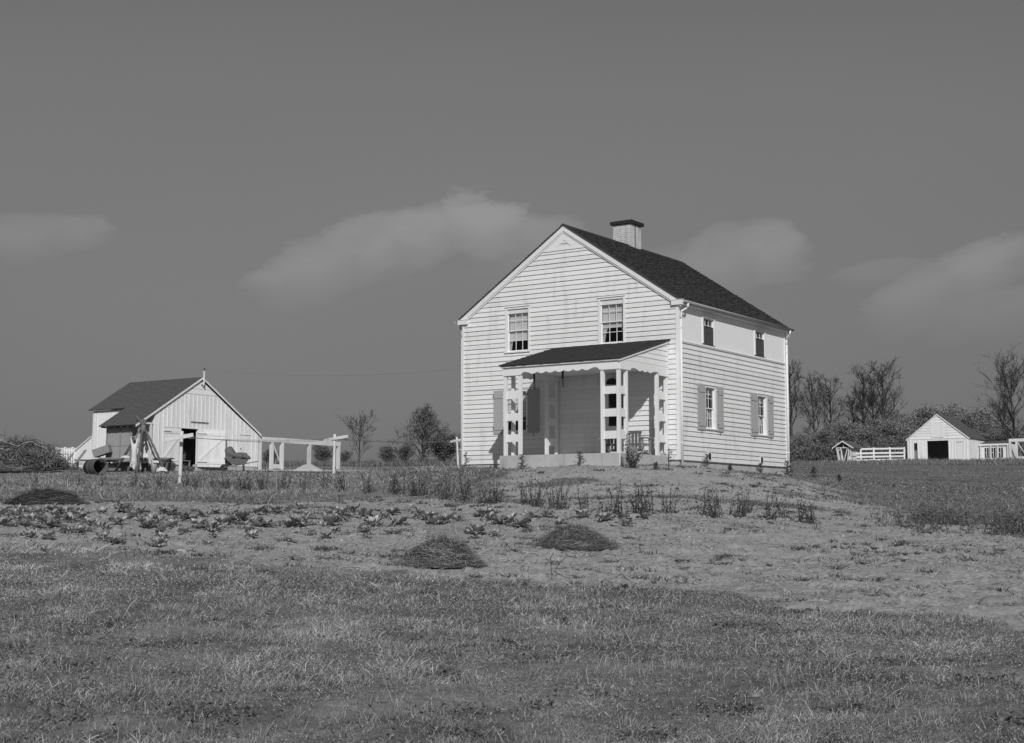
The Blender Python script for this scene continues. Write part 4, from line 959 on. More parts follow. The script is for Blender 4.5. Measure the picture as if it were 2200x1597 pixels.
# hog carcass hung by its hind legs
pg = empty('hog_carcass', TR+Vector((-.30, -.7, .0)), .15, .76, 'pale hog carcass hanging head down from the tripod', 'carcass')
def skinbody(nm, nodes, edges, m, parent, sub=2):
    me = bpy.data.meshes.new(nm); me.from_pydata([n_[:3] for n_ in nodes], edges, []); me.materials.append(m)
    o = link(nm, me, None, parent); sk = o.modifiers.new('skin', 'SKIN'); sk.use_smooth_shade = True
    if not me.skin_vertices: bpy.context.view_layer.update()
    for i, n_ in enumerate(nodes): d = me.skin_vertices[0].data[i]; d.radius = (n_[3], n_[4] if len(n_) > 4 else n_[3]); d.use_root = (i == 0)
    ss = o.modifiers.new('sub', 'SUBSURF'); ss.levels = ss.render_levels = sub
    return o
ND = [(0, 0, 1.25, .23, .26), (0, 0, 1.55, .21, .23), (0, 0, 1.80, .19, .19), (-.13, 0, 2.0, .12), (-.22, 0, 2.3, .07), (-.28, 0, 2.60, .035), (.13, 0, 2.0, .12), (.20, 0, 2.3, .07), (.24, 0, 2.62, .035),
      (0, 0, .95, .22, .25), (0, 0, .72, .19, .2), (.01, -.03, .55, .15), (.02, -.08, .36, .12), (.03, -.12, .17, .07), (-.16, -.08, .72, .08), (-.22, -.14, .52, .05), (-.23, -.16, .34, .03), (.17, -.08, .72, .08), (.23, -.14, .52, .05), (.25, -.16, .34, .03)]
ED = [(0, 1), (1, 2), (2, 3), (3, 4), (4, 5), (2, 6), (6, 7), (7, 8), (0, 9), (9, 10), (10, 11), (11, 12), (12, 13), (10, 14), (14, 15), (15, 16), (10, 17), (17, 18), (18, 19)]
try: skinbody('body', ND, ED, FLESH, pg)
except Exception as ex:
    print('skin', ex); MB().lathe([(0, .1), (.1, .2), (.15, .5), (.24, 1.0), (.24, 1.5), (.15, 1.9), (0, 2.0)]).build('body', FLESH, pg, True)
for sx in (-1, 1): MB().poly_prism([(0, 0), (.10, -.06), (.02, -.16)], lambda u, v, d: (sx*(.10+u), -.05+d, .50+v), 0, .015).build('ear', FLESH, pg)
MB().beam((-.42, 0, 2.62), (.40, 0, 2.64), .06).build('gambrel_stick', GREYW, pg)
# work table
tp = at(300, 81); wk = empty('plank_table', tp+Vector((-.2, .6, 0)), -.05, 1, 'long rough plank table on trestles under the tripod', 'table')
for k in range(3): MB().box(-2.3, 1.9, -.45+k*.3, -.45+k*.3+.27, .78, .84).build('table_plank', GREYW, wk)
for x in (-2.0, -.6, .6, 1.6):
    for sy in (-1, 1): MB().beam((x, sy*.4, .0), (x+.1, sy*.25, .78), .08).build('trestle_leg', OLDW, wk)
MB().box(-2.2, 1.8, -.5, -.46, .70, .78).build('apron_board', OLDW, wk)
MB().box(-2.1, 1.6, .2, .24, .1, .55).build('under_board', OLDW, wk)
bxp = tp+Vector((-1.95, .5, .84))
bx = empty('tilted_box', bxp, -.1, 1, 'grey wooden box tipped up on the left end of the plank table', 'box'); bx.rotation_euler = (0, -.33, -.1)
for a_ in ((-.5, .5, -.3, -.27, 0, .45), (-.5, .5, .27, .3, 0, .45), (-.5, -.47, -.27, .27, 0, .45), (.47, .5, -.27, .27, 0, .45), (-.47, .47, -.27, .27, 0, .03)): MB().box(*a_).build('side', GREYW, bx)
bx.location.z += .17; bx.location.x -= .35
pp = bxp+Vector((-.8, 0, -.84)); tag(MB().beam((0, 0, .1), (.25, .1, 1.15), .05).build('prop_stick', OLDW, None, loc=pp), 'thin dark stick propping the tipped box', 'stick')
# culvert pipe / drum on its side
dr_ = empty('steel_drum', at(203, 76)+Vector((0, 0, .42)), 0, 1, 'rusty open steel drum lying on its side left of the tripod', 'drum')
mb = MB().lathe([(.40, 0), (.43, .02), (.42, .5), (.44, .52), (.42, .54), (.42, 1.05), (.44, 1.07), (.42, 1.09), (.42, 1.58), (.43, 1.6), (.39, 1.6), (.39, .05), (0, .05)], k=26)
o = mb.build('shell', mat('rusty_steel', .10, .4, 4.0, .7, .3, 20), dr_, True); o.rotation_euler = (PI/2+.0, 0, .62); o.location = (-.45, .55, 0)
# planks propped at left
for k, (px0, px1, d, hgt, lab) in enumerate(((126, 152, 88, 1.0, 'weathered plank propped at a slant, leftmost before the gate'), (145, 180, 84, 1.25, 'weathered plank propped at a slant against the table end'))):
    a, b = at(px0, d), at(px1, d+1); tag(MB().beam(a+Vector((0, 0, -.05)), b+Vector((0, 0, hgt)), .18, .06).build('slanted_plank', GREYW), lab, 'plank')
cr2 = at(165, 86); cr2e = empty('low_bench', cr2+Vector((.4, 1, 0)), .1, 1, 'dark low trestle bench behind the drum', 'trestle')
MB().box(-.9, 1.2, -.3, .3, .62, .70).build('top', OLDW, cr2e)
for x in (-.8, 0, 1.0):
    for y in (-.25, .2): MB().box(x, x+.08, y, y+.08, -.1, .62).build('leg', OLDW, cr2e)
# pails, sheets and crates under the table
def pail(nm, p, r, h, m, lab):
    e = empty(nm, p, R.random(), 1, lab, 'pail')
    MB().lathe([(0, .01), (r*.78, 0), (r, h), (r*1.04, h+.01), (r*.97, h), (r*.75, .03), (0, .03)], k=14).build('bucket', m, e, True)
    MB().tube([(-r, 0, h), (-r*.7, .0, h*1.35), (0, 0, h*1.5), (r*.7, 0, h*1.35), (r, 0, h)], .008, 4).build('bail', m, e)
pail('pail', at(328, 77.5), .16, .42, mat('zinc', .42, .2, 8, .5, metal=.0), 'bright zinc pail on the grass before the tripod')
pail('pail', at(396, 83), .17, .30, OLDW, 'dark pail behind the nearest clothes pole')
for k, (px, d, w_, hh, dz, lab) in enumerate(((267, 79.5, .3, .10, .86, 'white enamel pan lying on the plank table left of the carcass'), (334, 80, .32, .12, .55, 'white cloth bundle low behind the zinc pail'), (309, 80, .25, .25, .86, 'pale round basin by the front tripod leg'), (345, 79, .35, .22, .1, 'pale crumpled sheet at the right foot of the tripod'))):
    p = at(px, d)+Vector((0, 0, dz)); rr = random.Random(k); mb = MB(); kk = 12
    mb.v.append((0, 0, hh))
    for i in (1, 2, 3):
        for j in range(kk): a = 2*PI*j/kk; q = w_*i/3*(1+.2*rr.uniform(-1, 1)); mb.v.append((q*math.cos(a), q*.6*math.sin(a), hh*(1-(i/3)**2)+.04*rr.uniform(0, 1)-.03*(i == 3)))
    for j in range(kk): mb.f.append((0, 1+j, 1+(j+1) % kk))
    for i in range(2):
        for j in range(kk): a = 1+i*kk+j; b = 1+i*kk+(j+1) % kk; mb.f.append((a, a+kk, b+kk, b))
    tag(mb.build('cloth_bundle', mat('white_cloth', .6, .25, 8, .9), None, True, loc=p), lab, 'cloth')
# wheelbarrow with sacks
wb_ = empty('wheelbarrow', at(507, 82), .3, 1, 'wheelbarrow heaped with dark sacks in front of the barn, near its right corner', 'wheelbarrow')
MB().hexa([(-.35, -.25, .42), (.45, -.25, .42), (.45, .25, .42), (-.35, .25, .42), (-.75, -.36, .78), (.62, -.36, .72), (.62, .36, .72), (-.75, .36, .78)]).build('tray', OLDW, wb_)
for sy in (-1, 1):
    MB().beam((-.75, sy*.1, .25), (1.2, sy*.3, .62), .05).build('handle', OLDW, wb_); MB().beam((.35, sy*.22, .5), (.45, sy*.26, 0), .05).build('leg', OLDW, wb_)
MB().tube([(-.75+.0, -.03, .22), (-.75, .03, .22)], .22, 14).build('wheel', DARK, wb_)
def lump(nm, p, rx, ry, rz_, m, label, cat, seed=0, sub=3, parent=None, rough_=.18):
    import bmesh
    bm = bmesh.new(); bmesh.ops.create_icosphere(bm, subdivisions=sub, radius=1); q = random.Random(seed); off = [q.uniform(0, 9) for _ in range(6)]
    for v in bm.verts:
        c = v.co; n_ = math.sin(2.3*c.x+off[0])*math.sin(2.9*c.y+off[1])+.6*math.sin(5.1*c.z+off[2]+2*c.x)+.35*math.sin(9*c.y+off[3])*math.sin(8*c.x+off[4])
        k = 1+rough_*n_; v.co = Vector((c.x*rx*k, c.y*ry*k, c.z*rz_*k))
    me = bpy.data.meshes.new(nm); bm.to_mesh(me); bm.free(); me.shade_smooth(); o = link(nm, me, m, parent, p)
    if label: tag(o, label, cat)
    return o
w0 = wb_.location
lump('sack', w0+Vector((-.35, 0, .98)), .34, .3, .44, SACK, 'dark heaped sack, left one on the wheelbarrow', 'sack', 2, rough_=.34)
lump('sack', w0+Vector((.22, .05, .88)), .42, .3, .26, SACK, 'dark heaped sack, right one on the wheelbarrow', 'sack', 5, rough_=.34)
# stake in the garden
tag(MB().beam((0, 0, -.2), (0, 0, .78), .035).build('stake', GREYW, None, loc=hit(594, 1060)), 'thin grey stake among the cane bushes left of the house', 'stake')
# ------------------------------------------------------------------ strands, leaves (numpy)
def ribbons(P, D, L, Wd, bend, shade, rn=rng, droop=.3):
    """P (n,3) roots, D (n,3) unit directions, L lengths, Wd widths, bend (n,3) sideways drift at the tip -> verts, tris, shades"""
    n = len(P); L = L[:, None]; up = D
    side = np.cross(D, rn.normal(size=(n, 3))); side /= np.linalg.norm(side, axis=1)[:, None]+1e-9
    w = Wd[:, None]*.5
    mid = P+up*L*.55+bend*L*.28; tip = P+up*L*.92+bend*L
    tip[:, 2] -= (droop*L[:, 0]*.12)
    V = np.stack([P-side*w, P+side*w, mid-side*w*.8, mid+side*w*.8, tip], 1).reshape(-1, 3)
    b = (np.arange(n)*5)[:, None]
    F = np.concatenate([b+np.array([[0, 1, 3]]), b+np.array([[0, 3, 2]]), b+np.array([[2, 3, 4]])])
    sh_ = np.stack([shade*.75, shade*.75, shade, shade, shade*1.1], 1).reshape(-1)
    return V, F, sh_
def quads(C, size, shade, rn=rng, flat=0.0):
    """leaf-sized diamond faces with random attitude"""
    n = len(C); a = rn.normal(size=(n, 3)); a[:, 2] *= (1-flat); a /= np.linalg.norm(a, axis=1)[:, None]+1e-9
    b = np.cross(a, rn.normal(size=(n, 3))); 
    if flat: b[:, 2] *= (1-flat)
    b /= np.linalg.norm(b, axis=1)[:, None]+1e-9
    s = size[:, None]
    V = np.stack([C-a*s, C+b*s*.55, C+a*s, C-b*s*.55], 1).reshape(-1, 3)
    q = (np.arange(n)*4)[:, None]
    F = np.concatenate([q+np.array([[0, 1, 2]]), q+np.array([[0, 2, 3]])])
    return V, F, np.repeat(shade, 4)
def join(parts):
    Vs, Fs, Ss, o = [], [], [], 0
    for V, F, s_ in parts: Vs.append(V); Fs.append(F+o); Ss.append(s_); o += len(V)
    return np.concatenate(Vs), np.concatenate(Fs), np.concatenate(Ss)
def tubes_np(segs, k=4):
    """segs list of (p,q,r0,r1,shade)"""
    p = np.array([s_[0] for s_ in segs], float); q = np.array([s_[1] for s_ in segs], float); r0 = np.array([s_[2] for s_ in segs]); r1 = np.array([s_[3] for s_ in segs]); sh_ = np.array([s_[4] for s_ in segs])
    d = q-p; d /= np.linalg.norm(d, axis=1)[:, None]+1e-9
    ref = np.where(np.abs(d[:, 2:3]) < .9, np.array([[0, 0, 1.]]), np.array([[1., 0, 0]]))
    a = np.cross(d, ref); a /= np.linalg.norm(a, axis=1)[:, None]; b = np.cross(a, d)
    V = []
    for c, r in ((p, r0), (q, r1)):
        for j in range(k): t_ = 2*PI*j/k; V.append(c+(a*math.cos(t_)+b*math.sin(t_))*r[:, None])
    V = np.stack(V, 1).reshape(-1, 3); base_ = (np.arange(len(segs))*2*k)[:, None]; F = []
    for j in range(k):
        j2 = (j+1) % k; F += [base_+np.array([[j, j2, k+j2]]), base_+np.array([[j, k+j2, k+j]])]
    return V, np.concatenate(F), np.repeat(sh_, 2*k)
GRASSM = vcmat('grass_blades', 1.0, .75, .25)
PLANTM = vcmat('plant_leaves', 1.0, .7, .2)
WOODM = vcmat('twigs', 1.0, .9, 0)
STALKM = vcmat('dry_stalks', 1.0, .85, .1)
def ground_pts(n, d0, d1, m=.08, pw=1.0):
    u0, u1 = GU[0]-m, GU[-1]+m
    d = (d0**(pw)+(d1**pw-d0**pw)*rng.random(n))**(1/pw); u = rng.uniform(u0, u1, n); return u*d, d
# ---- foreground meadow
def meadow():
    n = 680000; x, y = ground_pts(n, 7.2, 27, pw=.9)
    g, dk = zones(x, y)
    cl_ = fbm(x, y, 1.6, 4); cl2 = fbm(x+70, y+20, .55, 3); patch = fbm(x+5, y-9, 5., 2)
    keep = rng.random(n) < np.clip((g-.25)*1.5, 0, 1)*np.clip(.45+1.6*(cl_-.3), .25, 1)
    x, y, cl_, cl2, patch, g = (a[keep] for a in (x, y, cl_, cl2, patch, g)); n = len(x)
    z = hz(x, y)+(fbm(x, y, 2.2, 4)-.5)*.10-.01
    h = (.014+.044*np.clip((cl_-.36)*2.6, 0, 1.3))*rng.lognormal(0, .45, n)
    edge = (g < .8)*.02
    h += edge*rng.random(n)
    w = np.maximum(.0035, y*.00040)*rng.uniform(.7, 1.5, n)
    lean = rng.normal(size=(n, 3)); lean[:, 2] *= .15; lean[:, 0] += .35
    D = np.stack([rng.normal(0, .75, n), rng.normal(0, .75, n), np.ones(n)], 1); D /= np.linalg.norm(D, axis=1)[:, None]
    tone = np.clip(.85+2.6*(cl2-.5)+1.5*(patch-.5)+1.2*(cl_-.5), .3, 1.6)
    edge_d = 1-.35*np.clip(1-np.abs(y-np.interp(x/y, _eu, _ed)+1.0)/1.8, 0, 1)*sst(.0, .12, x/y+.25*(x/y < -.1)*0+.06)
    sh_ = .30*tone*edge_d*rng.lognormal(0, .5, n); straw = rng.random(n) < .12+.25*np.clip(cl2-.5, 0, 1); sh_[straw] = rng.uniform(.4, .7, straw.sum()); h[straw] *= 1.3
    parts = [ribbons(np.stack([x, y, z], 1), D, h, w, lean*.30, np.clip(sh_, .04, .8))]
    # clover and rosettes
    m = 320000; x, y = ground_pts(m, 7.2, 20, pw=.9); g, _ = zones(x, y); c_ = fbm(x+3, y+8, 1.1, 3); k = (g > .55) & (rng.random(m) < np.clip((c_-.33)*4, .15, 1)); x, y = x[k], y[k]; m = len(x)
    z = hz(x, y)+(fbm(x, y, 2.2, 4)-.5)*.10+.015+rng.uniform(0, .03, m)
    parts.append(quads(np.stack([x, y, z], 1), np.maximum(.006, y*.00062)*rng.uniform(.6, 1.4, m), np.clip(.23*rng.lognormal(0, .45, m), .04, .5), flat=.45))
    # taller dead stalk tufts
    for _ in range(330):
        d = rng.uniform(7.5, 19); u = rng.uniform(GU[0], GU[-1]); cx_, cy_ = u*d, d; gg, _ = zones(np.array([cx_]), np.array([cy_]))
        if gg[0] < .7: continue
        k = int(rng.integers(10, 60)); r_ = rng.uniform(.04, .3); px_ = cx_+rng.normal(0, r_, k); py_ = cy_+rng.normal(0, r_, k); pz_ = hz(px_, py_)
        D = np.stack([rng.normal(.1, .35, k), rng.normal(0, .35, k), np.ones(k)], 1); D /= np.linalg.norm(D, axis=1)[:, None]
        ln = rng.normal(size=(k, 3)); ln[:, 2] *= .2
        parts.append(ribbons(np.stack([px_, py_, pz_], 1), D, rng.uniform(.04, .14, k), np.maximum(.003, py_*.00035)*rng.uniform(.7, 1.2, k), ln*.22, rng.uniform(.25, .62, k)))
    for _ in range(110):
        d = rng.uniform(7.6, 20); u = rng.uniform(GU[0], GU[-1]); cx_, cy_ = u*d, d; gg, _ = zones(np.array([cx_]), np.array([cy_]))
        if gg[0] < .6: continue
        k = int(rng.integers(15, 120)); r_ = rng.uniform(.04, .22); px_ = cx_+rng.normal(0, r_*1.6, k); py_ = cy_+rng.normal(0, r_, k); pz_ = hz(px_, py_)+rng.uniform(.0, .06, k)
        parts.append(quads(np.stack([px_, py_, pz_], 1), rng.uniform(.008, .028, k), rng.uniform(.07, .2, k), flat=.3))
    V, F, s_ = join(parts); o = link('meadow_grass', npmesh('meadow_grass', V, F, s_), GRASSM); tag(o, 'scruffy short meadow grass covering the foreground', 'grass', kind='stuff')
meadow()
# ---- weeds and turf of the middle distance
def weeds():
    parts = []
    n = 130000; x, y = ground_pts(n, 30, 60, pw=.9); g, dk = zones(x, y); k = (rng.random(n) < np.clip((g-.12)*1.3, 0, 1)) & (x/y > -.07); x, y, dk = x[k], y[k], dk[k]; n = len(x)
    z = hz(x, y)-.01; D = np.stack([rng.normal(0, .6, n), rng.normal(0, .6, n), np.ones(n)], 1); D /= np.linalg.norm(D, axis=1)[:, None]; ln = rng.normal(size=(n, 3)); ln[:, 2] *= .2
    parts.append(ribbons(np.stack([x, y, z], 1), D, (.03+.07*fbm(x, y, 1.1, 3))*rng.lognormal(0, .4, n), np.maximum(.006, y*.0005)*rng.uniform(.8, 1.6, n), ln*.5, np.clip(np.where(dk > .3, .2, .18)*rng.lognormal(0, .45, n), .04, .5)))
    n = 340000; x, y = ground_pts(n, 24, 112, pw=.45); g, dk = zones(x, y); c_ = fbm(x, y, .8, 4)
    k = rng.random(n) < np.clip((g-.35)*1.6, 0, 1)*np.clip((c_-.25)*2.2, .15, 1); x, y, c_, dk = x[k], y[k], c_[k], dk[k]; n = len(x)
    z = hz(x, y)-.01; u = x/y; left = (u < -.02)
    h = (.05+.16*np.clip((c_-.4)*3, 0, 1)*np.where(left, 1.1, .25)*(y < 60)+.03*(y > 50))*rng.lognormal(0, .3, n)*np.where(dk > .3, .6, 1)
    D = np.stack([rng.normal(0, .4, n), rng.normal(0, .4, n), np.ones(n)], 1); D /= np.linalg.norm(D, axis=1)[:, None]; ln = rng.normal(size=(n, 3)); ln[:, 2] *= .2
    tone = np.where(dk > .3, .19, np.where(left, .27, .16))*np.clip(.75+1.6*(fbm(x+9, y, .5, 3)-.5)+.3, .5, 1.6)
    parts.append(ribbons(np.stack([x, y, z], 1), D, h, np.maximum(.006, y*.00045)*rng.uniform(.8, 1.6, n), ln*.5, np.clip(tone*rng.lognormal(0, .35, n), .03, .5)))
    V, F, s_ = join(parts); tag(link('field_grass', npmesh('field_grass', V, F, s_), GRASSM), 'weedy turf on the mound and the field behind the garden', 'grass', kind='stuff')
weeds()
def dirt_litter():
    parts = []
    # sprigs and tufts standing in the bare earth
    for _ in range(2600):
        d = float(rng.uniform(13, 44)); u = float(rng.uniform(GU[0], GU[-1])); cx_, cy_ = u*d, d; gg, _ = zones(np.array([cx_]), np.array([cy_]))
        if rng.random() > 3.2*max(0, float(fbm(np.array([cx_+40]), np.array([cy_*1.4]), .7, 3)[0])-.46)+.06: continue
        if gg[0] > .5: continue
        k = int(rng.integers(8, 46)); r_ = rng.lognormal(math.log(.05), .7); px_ = cx_+rng.normal(0, r_*2.0, k); py_ = cy_+rng.normal(0, r_, k); pz_ = hz(px_, py_)+.0
        D = np.stack([rng.normal(0, .7, k), rng.normal(0, .7, k), np.ones(k)], 1); D /= np.linalg.norm(D, axis=1)[:, None]; ln = rng.normal(size=(k, 3)); ln[:, 2] *= .2
        parts.append(ribbons(np.stack([px_, py_, pz_], 1), D, rng.uniform(.03, .11, k), np.maximum(.006, py_*.0006)*rng.uniform(.8, 1.6, k), ln*.6, rng.uniform(.06, .16, k)*rng.uniform(.7, 1.4)))
    V, F, s_ = join(parts); tag(link('garden_weeds', npmesh('garden_weeds', V, F, s_), GRASSM), 'small dark weeds dotted over the bare garden soil', 'weeds', kind='stuff')
    n = 60000; x, y = ground_pts(n, 12, 46, pw=.8); g, _ = zones(x, y); c_ = fbm(x, y, 1.3, 3); k = (g < .55) & (rng.random(n) < np.clip((c_-.35)*3.2, .05, 1)); x, y = x[k], y[k]; n = len(x)
    z = hz(x, y)+.02+(fbm(x, y, 2.2, 4)-.5)*.10; D = np.stack([rng.normal(0, 1, n), rng.normal(0, 1, n), rng.uniform(0, .35, n)], 1); D /= np.linalg.norm(D, axis=1)[:, None]
    V, F, s_ = ribbons(np.stack([x, y, z], 1), D, rng.uniform(.03, .2, n), np.maximum(.004, y*.00035)*rng.uniform(.7, 1.4, n), rng.normal(size=(n, 3))*.12, np.where(rng.random(n) < .45, rng.uniform(.06, .15, n), rng.uniform(.3, .5, n)))
    tag(link('straw_litter', npmesh('straw_litter', V, F, s_), STALKM), 'dry straw and twigs littering the garden soil', 'straw', kind='stuff')
    # clods: lumpy octahedra
    n = 42000; x, y = ground_pts(n, 11, 46, pw=.8); g, _ = zones(x, y); c_ = fbm(x+2, y+5, 2.0, 3); k = (g < .5) & (rng.random(n) < np.clip((c_-.38)*3, .05, 1)); x, y = x[k], y[k]; n = len(x)
    z = hz(x, y)+(fbm(x, y, 2.2, 4)-.5)*.10; r_ = rng.lognormal(math.log(.017), .5, n)
    base_ = np.array([[1, 0, 0], [0, 1, 0], [-1, 0, 0], [0, -1, 0], [0, 0, .7], [0, 0, -.7]])
    V = (np.stack([x, y, z], 1)[:, None, :]+base_[None]*r_[:, None, None]*rng.uniform(.7, 1.4, (n, 6, 1)))
    tri_f = np.array([[0, 1, 4], [1, 2, 4], [2, 3, 4], [3, 0, 4], [1, 0, 5], [2, 1, 5], [3, 2, 5], [0, 3, 5]])
    F = ((np.arange(n)*6)[:, None, None]+tri_f[None]).reshape(-1, 3)
    tag(link('soil_clods', npmesh('soil_clods', V.reshape(-1, 3), F, np.repeat(rng.uniform(.2, .38, n), 6)), vcmat('clod_earth', 1.0, .95, 0, .1, .2)), 'loose clods and pebbles on the garden soil', 'soil', kind='stuff')
dirt_litter()
# ---- countable stones
for i, (px, py, r_, lab) in enumerate(((2130, 1303, .13, 'large pale flat-topped stone near the right edge of the garden soil'), (1832, 1258, .075, 'pale stone on the grass tuft in the right part of the soil'), (770, 1205, .06, 'small whitish stone in the middle of the bare soil'), (1005, 1228, .07, 'pale stone beside the left brush pile'),
        (590, 1258, .07, 'pale lump at the edge of the meadow, left of the brush pile'), (1622, 1501, .035, 'smooth pale stone lying in the foreground grass'), (1808, 1503, .03, 'small pale stone in the foreground grass on the right'), (1040, 1102, .10, 'pale round stone behind the cabbages below the house'), (1100, 1108, .08, 'pale stone at the foot of the mound'))):
    p = hit(px, py, 8, 60); lump('stone', p+Vector((0, 0, r_*.25)), r_*1.3, r_, r_*.7, STONE, lab, 'stone', i, 3, rough_=.10)
# ------------------------------------------------------------------ brush piles
def strands_pile(nm, c, rx, ry, h, n, wid, shades, label, cat, seed, skew=0, mess=.25, m=STALKM, core=.07):
    """a dome of long drooping stalks that run down its flanks, with stray ends"""
    rn = np.random.default_rng(seed); e = empty(nm, c, 0, 1, label, cat)
    k = 6; a0 = rn.uniform(0, 2*PI, n); r0 = rn.uniform(0, .95, n)**.8; cross = rn.random(n) < mess
    da = np.where(cross, rn.normal(0, 1.5, n), rn.normal(0, .6, n)); dr = np.where(cross, rn.uniform(-.2, .3, n), rn.uniform(.2, .75, n))
    lift = np.abs(rn.normal(0, .05, n))+.2*(rn.random(n) < .07)*rn.random(n); lump_a = rn.uniform(0, 6, 3); j1 = rn.normal(0, .05, (n, 3)); j2 = rn.normal(0, .05, (n, 3)); ph_ = rn.uniform(0, 6, n)
    pts = []
    for j in range(k+1):
        t_ = j/k; a = a0+da*t_; r = np.clip(r0+dr*t_, 0, 1.12+.1*np.sin(a0*9)); w = 1+.08*np.sin(3*a+lump_a[0])+.05*np.sin(7*a+lump_a[1])
        z = h*np.clip(1-np.clip(r, 0, 1)**2.0, 0, 1)**.85*(1+skew*r*np.cos(a)+.10*np.sin(5*a+lump_a[2])+.09*np.sin(3*a+6*r+lump_a[0])+.07*np.sin(11*a-9*r+lump_a[1]))
        rr = r*w; q = np.stack([rx*rr*np.cos(a), ry*rr*np.sin(a), z+lift*(1+1.6*t_)*h*1.1+rn.normal(0, .012, n)], 1)+j1*(t_*2-.6)+j2*np.sin(3*t_*PI+ph_)[:, None]*.8; q[:, 2] = np.maximum(q[:, 2], .006); pts.append(q)
    d = pts[-1]-pts[0]; side = np.cross(d, rn.normal(size=(n, 3))); side /= np.linalg.norm(side, axis=1)[:, None]+1e-9
    V = np.stack([q+sg*side*(wid*.5*(1-.6*j/k)) for j, q in enumerate(pts) for sg in (-1, 1)], 1).reshape(-1, 3)
    b = (np.arange(n)*2*(k+1))[:, None]; F = np.concatenate([b+np.array([[2*j, 2*j+1, 2*j+3]]) for j in range(k)]+[b+np.array([[2*j, 2*j+3, 2*j+2]]) for j in range(k)])
    link('stalks', npmesh('stalks', V, F, np.repeat(rn.choice(shades, n)*rn.uniform(.7, 1.3, n), 2*(k+1))), m, e)
    mb = MB(); rings, kk = 9, 30; mb.v.append((0, 0, h*.80))
    for i in range(1, rings+1):
        q = i/rings
        for j in range(kk): t_ = 2*PI*j/kk; ww = .86*(1+.08*math.sin(3*t_+lump_a[0])+.05*math.sin(7*t_+lump_a[1])); mb.v.append((rx*q*ww*math.cos(t_), ry*q*ww*math.sin(t_), h*.80*(1-q**2.0)**.85*(1+skew*q*math.cos(t_)+.10*math.sin(5*t_+lump_a[2])+.09*math.sin(3*t_+6*q+lump_a[0]))-(.12 if i == rings else .0)))
    for j in range(kk): mb.f.append((0, 1+j, 1+(j+1) % kk))
    for i in range(rings-1):
        for j in range(kk): a_ = 1+i*kk+j; b_ = 1+i*kk+(j+1) % kk; mb.f.append((a_, a_+kk, b_+kk, b_))
    mb.build('packed_core', mat('packed_stalks_%d' % (core*100), core, .5, 12, .95, .6, 25), e, True)
    return e
p1 = hit(948, 1218, 8, 60); strands_pile('brush_pile', p1, .62, .46, .43, 5200, .0060, [.05, .09, .15, .28, .50], 'dome-shaped heap of dry vines in the middle of the garden soil, nearer of the two', 'brush pile', 1, mess=.4, core=.12)
p2 = hit(1235, 1180, 8, 60); strands_pile('brush_pile', p2, .78, .5, .38, 5200, .0065, [.06, .10, .16, .26, .42], 'lower ragged heap of dry vines behind and right of the dome-shaped one', 'brush pile', 2, -.15, .5, core=.12)
p3 = hit(100, 1084, 8, 80); strands_pile('brush_pile', p3, .95, .6, .34, 3600, .010, [.035, .05, .07, .12, .2], 'dark leafy heap of pulled plants behind the cabbages at the left', 'brush pile', 3, .0, .5, core=.04)
p4 = at(30, 82); e4 = strands_pile('stalk_heap', p4, 2.9, 1.6, 1.45, 4200, .04, [.07, .11, .16, .24, .36], 'tall heap of bundled corn stalks at the left edge beside the fence', 'stalk heap', 4, 0, .4, core=.10)
for o in COL.objects:
    if o.name.startswith('brush_pile'): o.scale = {'dome': (.94, .94, .74), 'lowe': (.82, .9, .76), 'dark': (.92, .92, .8)}[o['label'][:4]]
def sprays(e, n, rn, box, hh, w, shades):
    x = rn.uniform(box[0], box[1], n); y = rn.uniform(box[2], box[3], n); z = rn.uniform(box[4], box[5], n)
    D = np.stack([rn.normal(0, .5, n), rn.normal(0, .4, n), np.ones(n)], 1); D /= np.linalg.norm(D, axis=1)[:, None]; ln = rn.normal(size=(n, 3)); ln[:, 2] = -abs(ln[:, 2])*.5
    V, F, s_ = ribbons(np.stack([x, y, z], 1), D, rn.uniform(hh*.4, hh, n), np.full(n, w), ln*.5, rn.choice(shades, n)); link('stalk_tops', npmesh('stalk_tops', V, F, s_), STALKM, e)
sprays(e4, 700, np.random.default_rng(9), (-2.6, 2.3, -.8, .8, .8, 1.5), .6, .04, [.07, .1, .18, .25])
sprays(e4, 900, np.random.default_rng(10), (-2.8, 2.8, -1.7, -1.0, .1, 1.1), .8, .045, [.1, .14, .2, .32])
